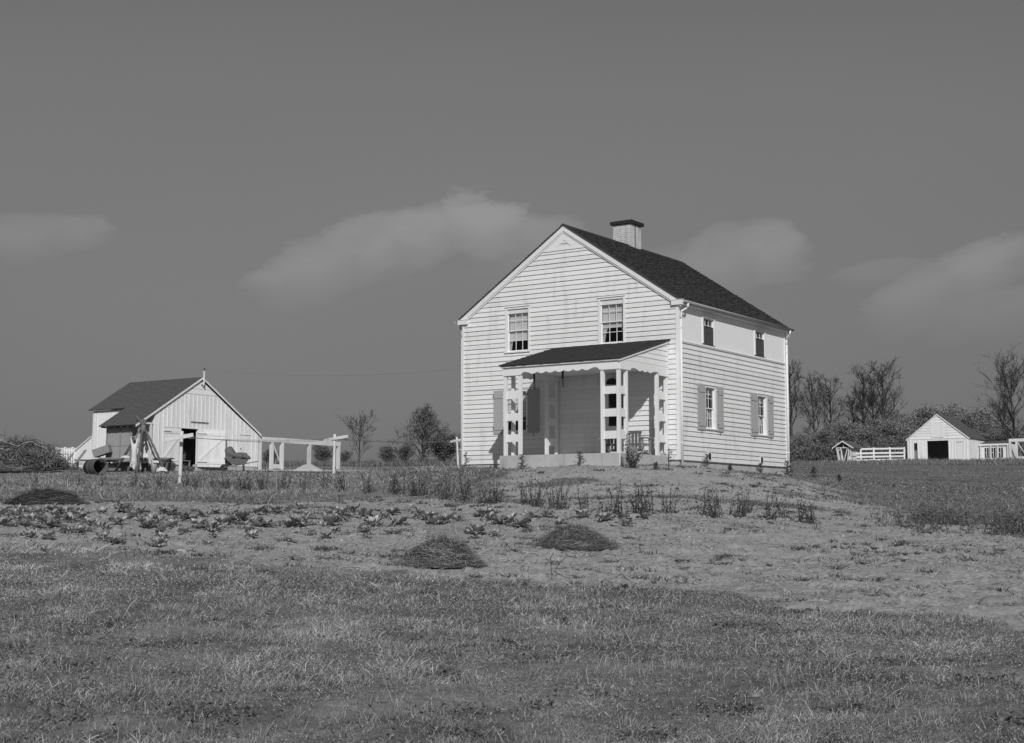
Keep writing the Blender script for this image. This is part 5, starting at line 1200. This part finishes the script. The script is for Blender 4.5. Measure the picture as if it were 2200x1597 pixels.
# ------------------------------------------------------------------ cabbages
def cabbage_mesh(seed, head):
    rn = random.Random(seed); V = []; F = []; Sd = []
    nl = rn.randint(9, 15)
    for i in range(nl):
        a = i*2.4+rn.uniform(-.3, .3); inner = i/nl; L = rn.uniform(.15, .26)*(1-.35*inner); wd = L*rn.uniform(.55, .8); tilt = .15+1.15*inner+rn.uniform(-.2, .25); n0 = len(V); sh0 = rn.uniform(.15, .5)
        R_, C_ = 5, 5
        for r in range(R_):
            t_ = r/(R_-1); rad = .02+L*t_*math.cos(tilt*(1-.45*t_)); zz_ = .03+L*t_*math.sin(tilt)*(1-.25*t_)+.02*inner-(.05*t_*t_ if inner < .4 else 0)
            for c in range(C_):
                s_ = (c/(C_-1)-.5)*2; w = wd*math.sin(PI*min(.12+.80*t_, 1))*.5*s_; ruf = .02*math.sin(c*2.6+r*2+a)*t_+.02*abs(s_)*math.cos(r*3+a)
                V.append((rad*math.cos(a)-w*math.sin(a), rad*math.sin(a)+w*math.cos(a), max(zz_+ruf+.035*abs(s_)*t_, .0)))
                Sd.append(sh0*(1.35 if c == 2 else 1)*(.8+.35*t_))
        for r in range(R_-1):
            for c in range(C_-1):
                if rn.random() < .05: continue
                b = n0+r*C_+c; F += [(b, b+1, b+C_+1), (b, b+C_+1, b+C_)]
    if head:
        n0 = len(V); k = 12; rr = .075
        for i in range(7):
            ph = PI*i/6
            for j in range(k): t_ = 2*PI*j/k; V.append((rr*math.sin(ph)*math.cos(t_), rr*math.sin(ph)*math.sin(t_), .12+rr*math.cos(ph)*.9)); Sd.append(.27+.1*rn.random())
        for i in range(6):
            for j in range(k): b = n0+i*k+j; c = n0+i*k+(j+1) % k; F += [(b, b+k, c+k), (b, c+k, c)]
    # stalk
    return npmesh('cabbage', np.array(V), np.array(F), np.array(Sd))
CABM = [cabbage_mesh(i, i % 2 == 0) for i in range(9)]
CABMAT = vcmat('cabbage_leaf', 1.0, .5, .12, .35, .25)
for me in CABM: me.materials.append(CABMAT); me.shade_smooth()
cz = [(x/3.93, 1000+y/3.93) for x, y in ((170, 380), (230, 450), (300, 430), (430, 360), (420, 500), (540, 400), (600, 460), (560, 540), (700, 430), (650, 560), (250, 600), (400, 610), (480, 440), (360, 470), (650, 390), (740, 490), (130, 420), (200, 500), (20, 400), (30, 490), (850, 390), (860, 610), (960, 650), (860, 510), (990, 480), (1060, 370), (1180, 390), (1130, 420), (1390, 390), (1460, 400), (1300, 490), (1250, 510), (1560, 450), (1380, 540), (1540, 560), (1460, 500), (1340, 660), (1370, 610), (1720, 420), (1830, 390), (1880, 480), (1690, 510), (1780, 530), (1810, 590), (1750, 660), (1950, 440), (2040, 450), (2130, 590), (2170, 400))]
cz += [(500+x/3.93, 1000+y/3.93) for x, y in ((240, 400), (370, 390), (570, 350), (640, 430), (60, 450), (200, 500), (280, 500), (470, 500), (580, 490), (830, 490), (900, 440), (920, 400), (1020, 380), (1120, 420), (1340, 400), (1290, 430), (1400, 490), (1600, 420), (1650, 440), (1180, 500), (1110, 540), (870, 540), (790, 600), (1120, 590), (1400, 560), (1330, 570), (470, 630), (1700, 480), (1800, 470), (1900, 450), (2110, 410), (2170, 440), (2060, 560))]
cz += [(1000+x/3.667, 1000+y/3.667) for x, y in ((230, 380), (270, 440), (340, 440), (520, 390), (650, 390), (440, 470), (740, 450), (930, 400), (1100, 420), (1250, 410), (1410, 400), (230, 530), (1270, 460))]
ORD = 'first second third fourth fifth sixth seventh eighth ninth tenth eleventh twelfth thirteenth fourteenth fifteenth sixteenth seventeenth eighteenth nineteenth'.split()
TENS = {2: 'twent', 3: 'thirt', 4: 'fort', 5: 'fift', 6: 'sixt'}
def ordinal(n):
    if n <= 19: return ORD[n-1]
    t_, u_ = divmod(n, 10); return TENS[t_]+('ieth' if u_ == 0 else 'y-'+ORD[u_-1])
bands = {'back': [], 'middle': [], 'front': []}
for x, y in cz:
    yb = 1100 if x < 1000 else 1108
    bands['back' if y < yb+5 else 'middle' if y < yb+35 else 'front'].append((x, y))
i = 0
for bn_, lst in bands.items():
    for k, (x, y) in enumerate(sorted(lst)):
        p = hit(x, y+7, 8, 60); me = CABM[i % 9]; sc_ = R.uniform(.75, 1.35)*(.7 if bn_ == 'front' else 1)
        o = link('cabbage', me, None, None, p+Vector((0, 0, .0)), (R.uniform(-.15, .15), R.uniform(-.15, .15), R.uniform(0, 6.3))); o.scale = (sc_,)*3
        tag(o, ('pale-headed cabbage, ' if i % 9 % 2 == 0 else 'loose leafy cabbage, ')+ordinal(k+1)+' from left in the '+bn_+' garden row', 'cabbage', 'cabbages in the garden'); i += 1
# fallen pale leaves between them
n = 900; x, y = ground_pts(n, 22, 33, pw=1); k = (x/y < .02); x, y = x[k], y[k]; z = hz(x, y)+.02
V, F, s_ = quads(np.stack([x, y, z], 1), rng.uniform(.02, .08, len(x)), rng.uniform(.12, .45, len(x)), flat=.6); tag(link('fallen_leaves', npmesh('fallen_leaves', V, F, s_), CABMAT), 'loose cabbage leaves lying on the garden soil', 'leaves', kind='stuff')
# ------------------------------------------------------------------ cane bushes in a row
def cane_mesh(seed):
    rn = random.Random(seed); segs = []; leaves = []; ns = rn.randint(7, 13)
    for i in range(ns):
        p = Vector((rn.gauss(0, .07), rn.gauss(0, .07), -.03)); d = Vector((rn.gauss(0, .22), rn.gauss(0, .22), 1)).normalized(); L = rn.uniform(.35, .78); k = 6
        for j in range(k):
            q = p+d*L/k; segs.append((p[:], q[:], .008*(1-j/k*.6), .008*(1-(j+1)/k*.6), .06)); 
            for _ in range(rn.randint(2, 4)):
                if j > 0: c = p.lerp(q, rn.random())+Vector((rn.gauss(0, .018), rn.gauss(0, .018), rn.gauss(0, .01))); leaves.append(c[:])
            p = q; d = (d+Vector((rn.gauss(0, .06), rn.gauss(0, .06), 0))).normalized()
    r2 = np.random.default_rng(seed); C = np.array(leaves)
    extra = np.stack([r2.normal(0, .12, 70), r2.normal(0, .12, 70), r2.uniform(.0, .16, 70)], 1); C = np.concatenate([C, extra])
    V, F, s_ = join([tubes_np(segs, 3), quads(C, r2.uniform(.016, .034, len(C)), r2.uniform(.05, .15, len(C)), r2)])
    return npmesh('cane_bush', V, F, s_)
CANE = [cane_mesh(50+i) for i in range(7)]
for me in CANE: me.materials.append(PLANTM)
cpos = [(x/3.93, 1000+y/3.93) for x, y in ((300, 160), (560, 175), (670, 185), (880, 195), (1120, 175), (1240, 205), (1370, 205), (1580, 185), (1640, 200), (1800, 205), (1900, 205), (2060, 210))]
cpos += [(500+x/3.93, 1000+y/3.93) for x, y in ((120, 210), (260, 200), (430, 210), (600, 205), (770, 200), (930, 215), (1160, 230), (1340, 232), (1420, 240), (1540, 262), (1600, 262), (1800, 290), (1960, 300))]
cpos += [(1000+x/3.667, 1000+y/3.667) for x, y in ((190, 300), (260, 300), (490, 310), (560, 322), (700, 350), (760, 348), (920, 368), (1110, 380), (1190, 382), (1350, 376), (1440, 386), (1600, 380), (1890, 392), (1960, 410), (2120, 408), (2180, 410))]
cpos += [(1600+x/3.667, 980+y/3.667) for x, y in ((30, 455), (190, 500), (310, 492), (450, 520), (530, 530))]
cpos.sort()
for i, (x, y) in enumerate(cpos):
    p = hit(x, y+1, 20, 80); o = link('cane_bush', CANE[i % 7], None, None, p, (0, 0, R.uniform(0, 6.3))); sc_ = R.uniform(.85, 1.2)*(1 if x > 520 else .85); o.scale = (sc_, sc_, sc_*R.uniform(.9, 1.15))
    tag(o, 'leafy cane bush, '+ordinal(i+1)+' from left in the row before the house', 'bush', 'cane bushes in a row')
# ---- tall dark weeds on the right of the garden
def tallweeds():
    rn = np.random.default_rng(77); n = 2600; x = rn.uniform(1860, 2230, n); u = (x-CX)/FPX; d = rn.uniform(31.5, 36, n)-(x-1860)/370*.8+rn.normal(0, .4, n)
    dens = fbm(u*d, d, .9, 3); k = rn.random(n) < np.clip((dens-.42)*3.5, 0, 1)*np.clip((x-1850)/160, .1, 1); u, d = u[k], d[k]; X, Y = u*d, d; Z = hz(X, Y); m = len(X)
    D = np.stack([rn.normal(0, .18, m), rn.normal(0, .18, m), np.ones(m)], 1); D /= np.linalg.norm(D, axis=1)[:, None]; L = rn.uniform(.15, .5, m)
    P = np.stack([X, Y, Z-.02], 1); parts = [ribbons(P, D, L, np.full(m, .012), rn.normal(size=(m, 3))*.12, rn.uniform(.08, .22, m), rn)]
    for j in range(7): parts.append(quads(P+D*(L*rn.uniform(.15, .95, m))[:, None]+rn.normal(0, .025, (m, 3)), rn.uniform(.015, .04, m), rn.uniform(.07, .2, m), rn))
    V, F, s_ = join(parts); tag(link('tall_weeds', npmesh('tall_weeds', V, F, s_), PLANTM), 'bank of tall dark weeds along the right side of the garden', 'weeds', kind='stuff')
tallweeds()
def by_wall(px, which, off):
    """ground point along a sight line, a stated distance off the front (b) or side (a) wall"""
    u = ray(px, 1100)[0]
    if which == 'f': q0 = P0+NN*off; k = T
    else: q0 = P0+T*(.7 if px < 1700 else 1.6 if px < 1780 else 2.6); k = NN
    s_ = (u*q0.y-q0.x)/(k.x-u*k.y); q = q0+k*s_
    return Vector((q.x, q.y, gz(q.x, q.y)))
# ------------------------------------------------------------------ young plants around the house
def conifer(nm, p, h, seed, label, dens=1.0, sparse=False, cat='sapling', dark=1.0):
    rn = random.Random(seed); e = empty(nm, p, 0, 1, label, cat)
    segs = [((0, 0, -.05), (0, 0, h*.5), h*.025+.004, h*.018+.003, .08), ((0, 0, h*.5), (0, 0, h), h*.018+.003, .003, .08)]
    link('stem', npmesh('stem', *tubes_np(segs, 5)), WOODM, e); seg2 = []; L_ = []
    z = h*(.40 if sparse else .12)
    while z < h*.95:
        for j in range(3 if sparse else 4):
            a = rn.uniform(0, 6.3); L = h*(.40 if sparse else .50)*(1-z/h*.75)*rn.uniform(.5, 1.3); d = Vector((math.cos(a), math.sin(a), rn.uniform(.1, .6))); q = Vector((0, 0, z))+d*L
            seg2.append(((0, 0, z), q[:], .007, .003, .07))
            for _ in range(int(11*dens)): t_ = rn.uniform(.12, 1.05); L_.append((Vector((0, 0, z)).lerp(q, t_)+Vector([rn.gauss(0, .018) for _ in range(3)]))[:])
        z += h*(.12 if sparse else .10)*rn.uniform(.7, 1.3)
    r2 = np.random.default_rng(seed); C = np.array(L_)
    link('needles', npmesh('needles', *join([tubes_np(seg2, 3), quads(C, r2.uniform(.010, .026, len(C)), r2.uniform(.05, .16, len(C))*dark, r2)])), PLANTM, e)
    return e
for i, (x, y, hpx, sp, lab) in enumerate(((1001, 1010, 36, True, 'spindly leafy sapling at the left corner of the farmhouse'), (1121, 1007, 32, False, 'small sapling before the left end of the porch slab'), (1246, 1008, 34, False, 'small sapling before the middle of the porch slab'),
        (1438, 1001, 52, True, 'taller sparse sapling at the right end of the porch slab'), (1411, 1000, 16, False, 'tiny sprouting plant before the right end of the porch'), (1521, 1006, 32, False, 'bushy sapling under the first ground-floor side window'), (1570, 1010, 16, False, 'tiny shrub at the middle of the side wall'),
        (1635, 1018, 24, False, 'small sapling under the second ground-floor side window'), (1693, 1023, 36, False, 'dark dense sapling at the far right corner of the farmhouse'), (1750, 1028, 26, False, 'dark little spruce standing in the turf right of the house'), (1804, 1032, 16, False, 'smallest dark spruce, farthest right of the house'))):
    p = by_wall(x, 'f' if x < 1445 else 's', -.45 if x < 1050 else -3.75); conifer('sapling', p, hpx/FPX*p.y, 200+i, lab, 1.5 if 1680 < x else 1.0, sp, dark=1.0)
# rose bush with a tall pale flowering stalk by the porch corner
p = by_wall(1358, 'f', -3.9); e = empty('garden_shrub', p, 0, 1, 'dark twiggy shrub with one tall pale seed stalk in front of the porch corner', 'shrub')
rn = random.Random(4); segs = []; Lf = []
for i in range(26):
    d = Vector((rn.gauss(.12, .32), rn.gauss(0, .3), 1)).normalized(); L = rn.uniform(.3, .72); q = d*L; segs.append(((rn.gauss(.05, .06), rn.gauss(0, .05), 0), q[:], .009, .004, .07))
    for _ in range(26): Lf.append((q*rn.uniform(.2, 1.1)+Vector([rn.gauss(0, .04) for _ in range(3)]))[:])
r2 = np.random.default_rng(8); C = np.array(Lf); link('foliage', npmesh('foliage', *join([tubes_np(segs, 3), quads(C, r2.uniform(.016, .035, len(C)), r2.uniform(.04, .16, len(C)), r2)])), PLANTM, e)
segs = []; Lf = []
for j in range(5):
    b = Vector((rn.gauss(-.12, .04), rn.gauss(0, .03), 0)); q = b+Vector((rn.gauss(-.02, .04), 0, rn.uniform(.8, 1.25))); segs.append((b[:], q[:], .009, .005, .3))
    for _ in range(60): t_ = rn.uniform(.1, 1.05); Lf.append((b.lerp(q, t_)+Vector([rn.gauss(0, .035) for _ in range(3)]))[:])
C = np.array(Lf); link('seed_stalk', npmesh('seed_stalk', *join([tubes_np(segs, 3), quads(C, r2.uniform(.014, .035, len(C)), r2.choice([.1, .2, .5, .6], len(C)), r2)])), PLANTM, e)
# a dead forked weed standing in the soil
p = hit(1186, 1245, 8, 60); sg = []
for a, b in (((0, 0, -.02), (-.02, 0, .30)), ((-.02, 0, .30), (.03, .02, .38)), ((.0, 0, .05), (.10, .03, .22)), ((.10, .03, .22), (.22, .05, .33)), ((.10, .03, .2), (.03, .1, .3)), ((.22, .05, .33), (.34, .02, .30)), ((-.02, 0, .22), (-.09, .02, .3)), ((.04, .0, .1), (.2, -.05, .02))): sg.append((a, b, .006, .004, .07))
o = link('dead_weed', npmesh('dead_weed', *tubes_np(sg, 4)), WOODM, None, p); tag(o, 'dark forked dead weed standing between the brush piles and the meadow', 'weed')
# ------------------------------------------------------------------ TREES
def tree_meshes(seed, h, kind, spread=.5, lsd=.26, kd=None, leaf=0, lsz=.16, stems=1, shade=(.05, .15), twig=.10, first=.25):
    rn = random.Random(seed); trunk = []; crown = []; lf = []
    def grow(p, d, L, r, lv):
        n_ = 5 if lv < 2 else 3; q = p; pts = [p]
        for j in range(n_):
            cw = .05+.035*lv; d2 = (d+Vector((rn.gauss(0, cw), rn.gauss(0, cw), rn.gauss(.05 if lv else .0, .03)))).normalized(); q2 = q+d2*L/n_
            r0 = r*(1-.75*j/n_); r1 = r*(1-.75*(j+1)/n_)
            (trunk if lv == 0 else crown).append((q[:], q2[:], max(r0, .014), max(r1, .012), twig))
            q = q2; d = d2; pts.append(q)
        if lv >= 4 or L < .35:
            return lf.append(q[:])
        if lv >= 2: lf.append(q[:])
        kids = (14 if lv == 0 else 6 if lv == 1 else 4 if lv == 2 else 3) if leaf == 0 else ((30 if kind == 'cone' else 9) if lv == 0 else 4 if lv == 1 else 3)
        if kd: kids = kd[min(lv, 3)]
        for k in range(kids):
            t_ = (first+(1-first)*(k+rn.random()*.8)/kids) if lv == 0 else rn.uniform(.25, 1.0); j = min(int(t_*n_), n_-1); c = pts[j].lerp(pts[j+1], t_*n_-j) if t_ < 1 else pts[-1]
            a = rn.uniform(0, 2*PI) if lv else k*2.4+rn.uniform(-.4, .4); dn = (pts[j+1]-pts[j]).normalized()
            perp = dn.cross(Vector((math.cos(a), math.sin(a), .3))).normalized(); ang = rn.uniform(.45, .95)*(1.15 if kind == 'cone' else 1)
            dd = (dn*math.cos(ang)+perp*math.sin(ang)+Vector((0, 0, .22 if kind != 'cone' else .0))).normalized()
            if lv == 0: Lk = h*spread*((1-.96*t_) if kind == 'cone' else math.sqrt(max(0.04, 1-(2*t_-.75)**2*.62)))*rn.uniform(.7, 1.1)
            else: Lk = L*rn.uniform(.42, .7)
            grow(c, dd, Lk, r*(.5 if lv == 0 else .55)*(1-.4*t_), lv+1)
    for s_ in range(stems):
        off = Vector((rn.uniform(-.4, .4), rn.uniform(-.3, .3), 0))*(stems > 1); d0 = Vector((rn.gauss(0, .06)+(.35*(s_-(stems-1)/2) if stems > 1 else 0), rn.gauss(0, .08), 1)).normalized()
        grow(off+Vector((0, 0, -.3)), d0, h*(.92 if kind != 'vase' else .5), h*.017+.02, 0)
    tm = npmesh('trunk', *tubes_np(trunk, 6)); parts = [tubes_np(crown, 3)]
    if leaf:
        r2 = np.random.default_rng(seed); C = np.repeat(np.array(lf), leaf, 0); C = C+r2.normal(0, lsd, C.shape)*np.array([1, 1, .8]); tone = np.repeat(r2.uniform(.6, 1.35, len(lf)), leaf)
        parts.append(quads(C, r2.uniform(.5, 1.2, len(C))*lsz, r2.uniform(shade[0], shade[1], len(C))*tone, r2))
    return tm, npmesh('crown', *join(parts))
TREE_V = {}
def tree(nm, p, key, label, cat='tree', group=None, sc_=1, rz=0, **kw):
    if key not in TREE_V:
        TREE_V[key] = tree_meshes(**kw); TREE_V[key][0].materials.append(WOODM); TREE_V[key][1].materials.append(PLANTM)
    e = empty(nm, p, rz, sc_, label, cat, group)
    link('trunk', TREE_V[key][0], None, e); link('crown', TREE_V[key][1], None, e); return e
def base(px, d): return at(px, d)
tree('bare_tree', base(770, 128), 'vaseL', 'small bare tree standing alone between the open frame and the house', seed=5, h=4.3, kd=(11, 4, 3, 2), kind='round', spread=.50, twig=.10, first=.14)
tree('tall_tree', base(906, 132), 'feather', 'tall feathery half-bare tree left of the farmhouse', seed=12, h=6.4, kind='cone', kd=(44, 4, 2, 2), spread=.50, lsd=.13, leaf=6, lsz=.07, shade=(.09, .24), first=.06)
for i, (px, d, hh, lab) in enumerate(((690, 130, 1.7, 'round leafy bush behind the open frame posts'), (578, 120, 1.3, 'bush seen through the gate of the open frame'), (826, 130, 1.5, 'low leafy bush right of the small bare tree'), (868, 131, 1.6, 'low bush at the left foot of the feathery tree'), (950, 134, 2.0, 'leafy bush at the right foot of the feathery tree'), (972, 131, 2.5, 'leafy bush close to the left corner of the farmhouse'), (842, 134, .9, 'small bush between two larger ones left of the feathery tree'), (735, 134, 1.2, 'small bush just left of the bare tree'))):
    tree('leafy_bush', base(px, d), 'bush%d' % (i % 3), lab, 'bush', None, hh/2.6, i*1.3, seed=30+i % 3, h=2.6, kind='round', spread=.5, lsd=.18, leaf=6, lsz=.085, shade=(.10, .26), first=.02, stems=3)
# woods on the right
bt = [(1704, 176, 12.8, 'a', 'leftmost tall bare tree, just right of the farmhouse corner'), (1762, 180, 11.6, 'b', 'bare tree with a forked trunk, second from the house'), (1797, 182, 11.2, 'c', 'dark bare tree beside the forked one'), (1838, 184, 8.5, 'a', 'shorter bare tree in the gap between two pairs of tall ones'), (1868, 178, 12.3, 'b', 'tall thin bare tree, left one of the tallest pair'), (1885, 182, 11.0, 'c', 'slender bare tree in the middle of the tallest group'),
      (1903, 176, 12.7, 'a', 'tall bare tree with a straight dark trunk, right one of the tallest pair'), (1938, 186, 6.5, 'b', 'small bare tree at the right end of the woods')]
for i, (px, d, hh, v, lab) in enumerate(bt):
    tree('bare_tree', base(px, d), 'bare'+v, lab, 'tree', 'bare trees in the woods', hh/12, i*1.7, seed={'a': 61, 'b': 64, 'c': 67}[v], h=12, kind='round', spread=.25, twig=.07, first=.28)
tree('bare_tree', base(2192, 165), 'big', 'large spreading bare tree at the right edge of the picture', seed=73, h=10.4, kind='round', spread=.48, twig=.06, first=.12)
tree('bare_tree', base(2170, 185), 'barec', 'smaller bare tree behind the large spreading one', 'tree', None, .75, 2.2)
k_ = 0
wl_ = [(1690, 168, 4.0), (1703, 172, 5.0), (1722, 170, 5.4), (1738, 174, 4.6), (1752, 171, 5.0), (1771, 169, 4.6), (1786, 173, 5.6), (1803, 175, 5.2), (1818, 170, 4.8), (1832, 175, 6.4), (1848, 172, 5.0), (1863, 174, 5.4), (1880, 171, 5.2), (1897, 175, 5.8), (1912, 172, 5.4), (1928, 174, 6.6), (1944, 176, 6.0), (1958, 178, 4.6), (1975, 182, 5.2), (1712, 164, 2.8), (1760, 165, 2.6), (1795, 165, 3.0), (1843, 165, 3.0), (1872, 164, 2.6), (1908, 166, 3.2), (1936, 166, 3.0)]
wl_.sort()
for i, (px, d, hh) in enumerate(wl_):
    v = i % 5
    tree('leafy_tree', base(px, d), 'oak%d' % v, 'low leafy tree, '+ordinal(i+1)+' from left in the woods beside the house', 'tree', 'leafy trees in the woods', hh/5.4*R.uniform(.5, .85), i*2.1, seed=80+v, h=5.4, kind='round', spread=.5, leaf=6, lsz=.12, shade=(.12, .38), first=.05, stems=2)
wl2 = [(1990, 186, 6.5), (2012, 190, 8.3), (2032, 192, 6.2), (2050, 188, 8.0), (2072, 190, 7.6), (2092, 186, 7.4), (2108, 184, 5.8), (2122, 182, 4.2), (2142, 184, 3.8), (2160, 180, 4.6), (2182, 178, 5.0), (2205, 182, 5.0)]
for i, (px, d, hh) in enumerate(wl2):
    tree('leafy_tree', base(px, d), 'oak%d' % ((i+2) % 5), 'dark leafy tree, '+ordinal(i+1)+' from left behind the distant barn', 'tree', 'leafy trees behind the distant barn', hh/5.4*.76, i*1.9+.5)
# undergrowth as one mass
def undergrowth():
    rn = np.random.default_rng(5); n = 26000; px = rn.uniform(1660, 1975, n); d = rn.uniform(158, 182, n); u = (px-CX)/FPX; X, Y = u*d, d
    Z = hz(X, Y)+np.abs(rn.normal(0, .9, n))*(.5+fbm(X, Y, .35, 3)); V, F, s_ = quads(np.stack([X, Y, Z], 1), rn.uniform(.08, .22, n), rn.uniform(.06, .24, n)*(.6+.8*fbm(X+3, Y, .6, 3)), rn)
    tag(link('undergrowth', npmesh('undergrowth', V, F, s_), PLANTM), 'dense brown undergrowth at the foot of the woods', 'undergrowth', kind='stuff')
    n = 9000; px = rn.uniform(560, 990, n); d = rn.uniform(112, 150, n); u = (px-CX)/FPX; X, Y = u*d, d; Z = hz(X, Y); D = np.stack([rn.normal(0, .3, n), rn.normal(0, .3, n), np.ones(n)], 1)
    V1 = ribbons(np.stack([X, Y, Z], 1), D, rn.uniform(.15, .6, n)*fbm(X, Y, .3, 3)*1.5, rn.uniform(.03, .07, n), rn.normal(size=(n, 3))*.2, rn.uniform(.08, .28, n), rn)
    n = 9000; px = rn.uniform(1700, 2230, n); d = rn.uniform(118, 142, n); u = (px-CX)/FPX; X, Y = u*d, d; Z = hz(X, Y); D = np.stack([rn.normal(0, .3, n), rn.normal(0, .3, n), np.ones(n)], 1)
    V2 = ribbons(np.stack([X, Y, Z], 1), D, rn.uniform(.15, .5, n)*fbm(X, Y, .3, 3)*1.5, rn.uniform(.03, .07, n), rn.normal(size=(n, 3))*.2, rn.uniform(.12, .32, n), rn)
    tag(link('far_grass', npmesh('far_grass', *join([V1, V2])), GRASSM), 'rough pale grass along the far edges of the fields', 'grass', kind='stuff')
undergrowth()
# sandy strip at the foot of the open frame
st_ = []
for px, d in ((520, 82.5), (560, 83), (620, 82), (680, 81.5), (730, 82), (790, 84), (790, 88), (720, 91), (640, 91), (560, 90), (520, 87)): st_.append(at(px, d)+Vector((0, 0, .05)))
n_ = len(st_); ce = sum(st_, Vector())/n_; mb = MB(); mb.v = [tuple(ce+Vector((0, 0, .03)))]+[tuple(p) for p in st_]; mb.f = [(0, 1+j, 1+(j+1) % n_) for j in range(n_)]
o = mb.build('sandy_path', SAND); o['kind'] = 'structure'
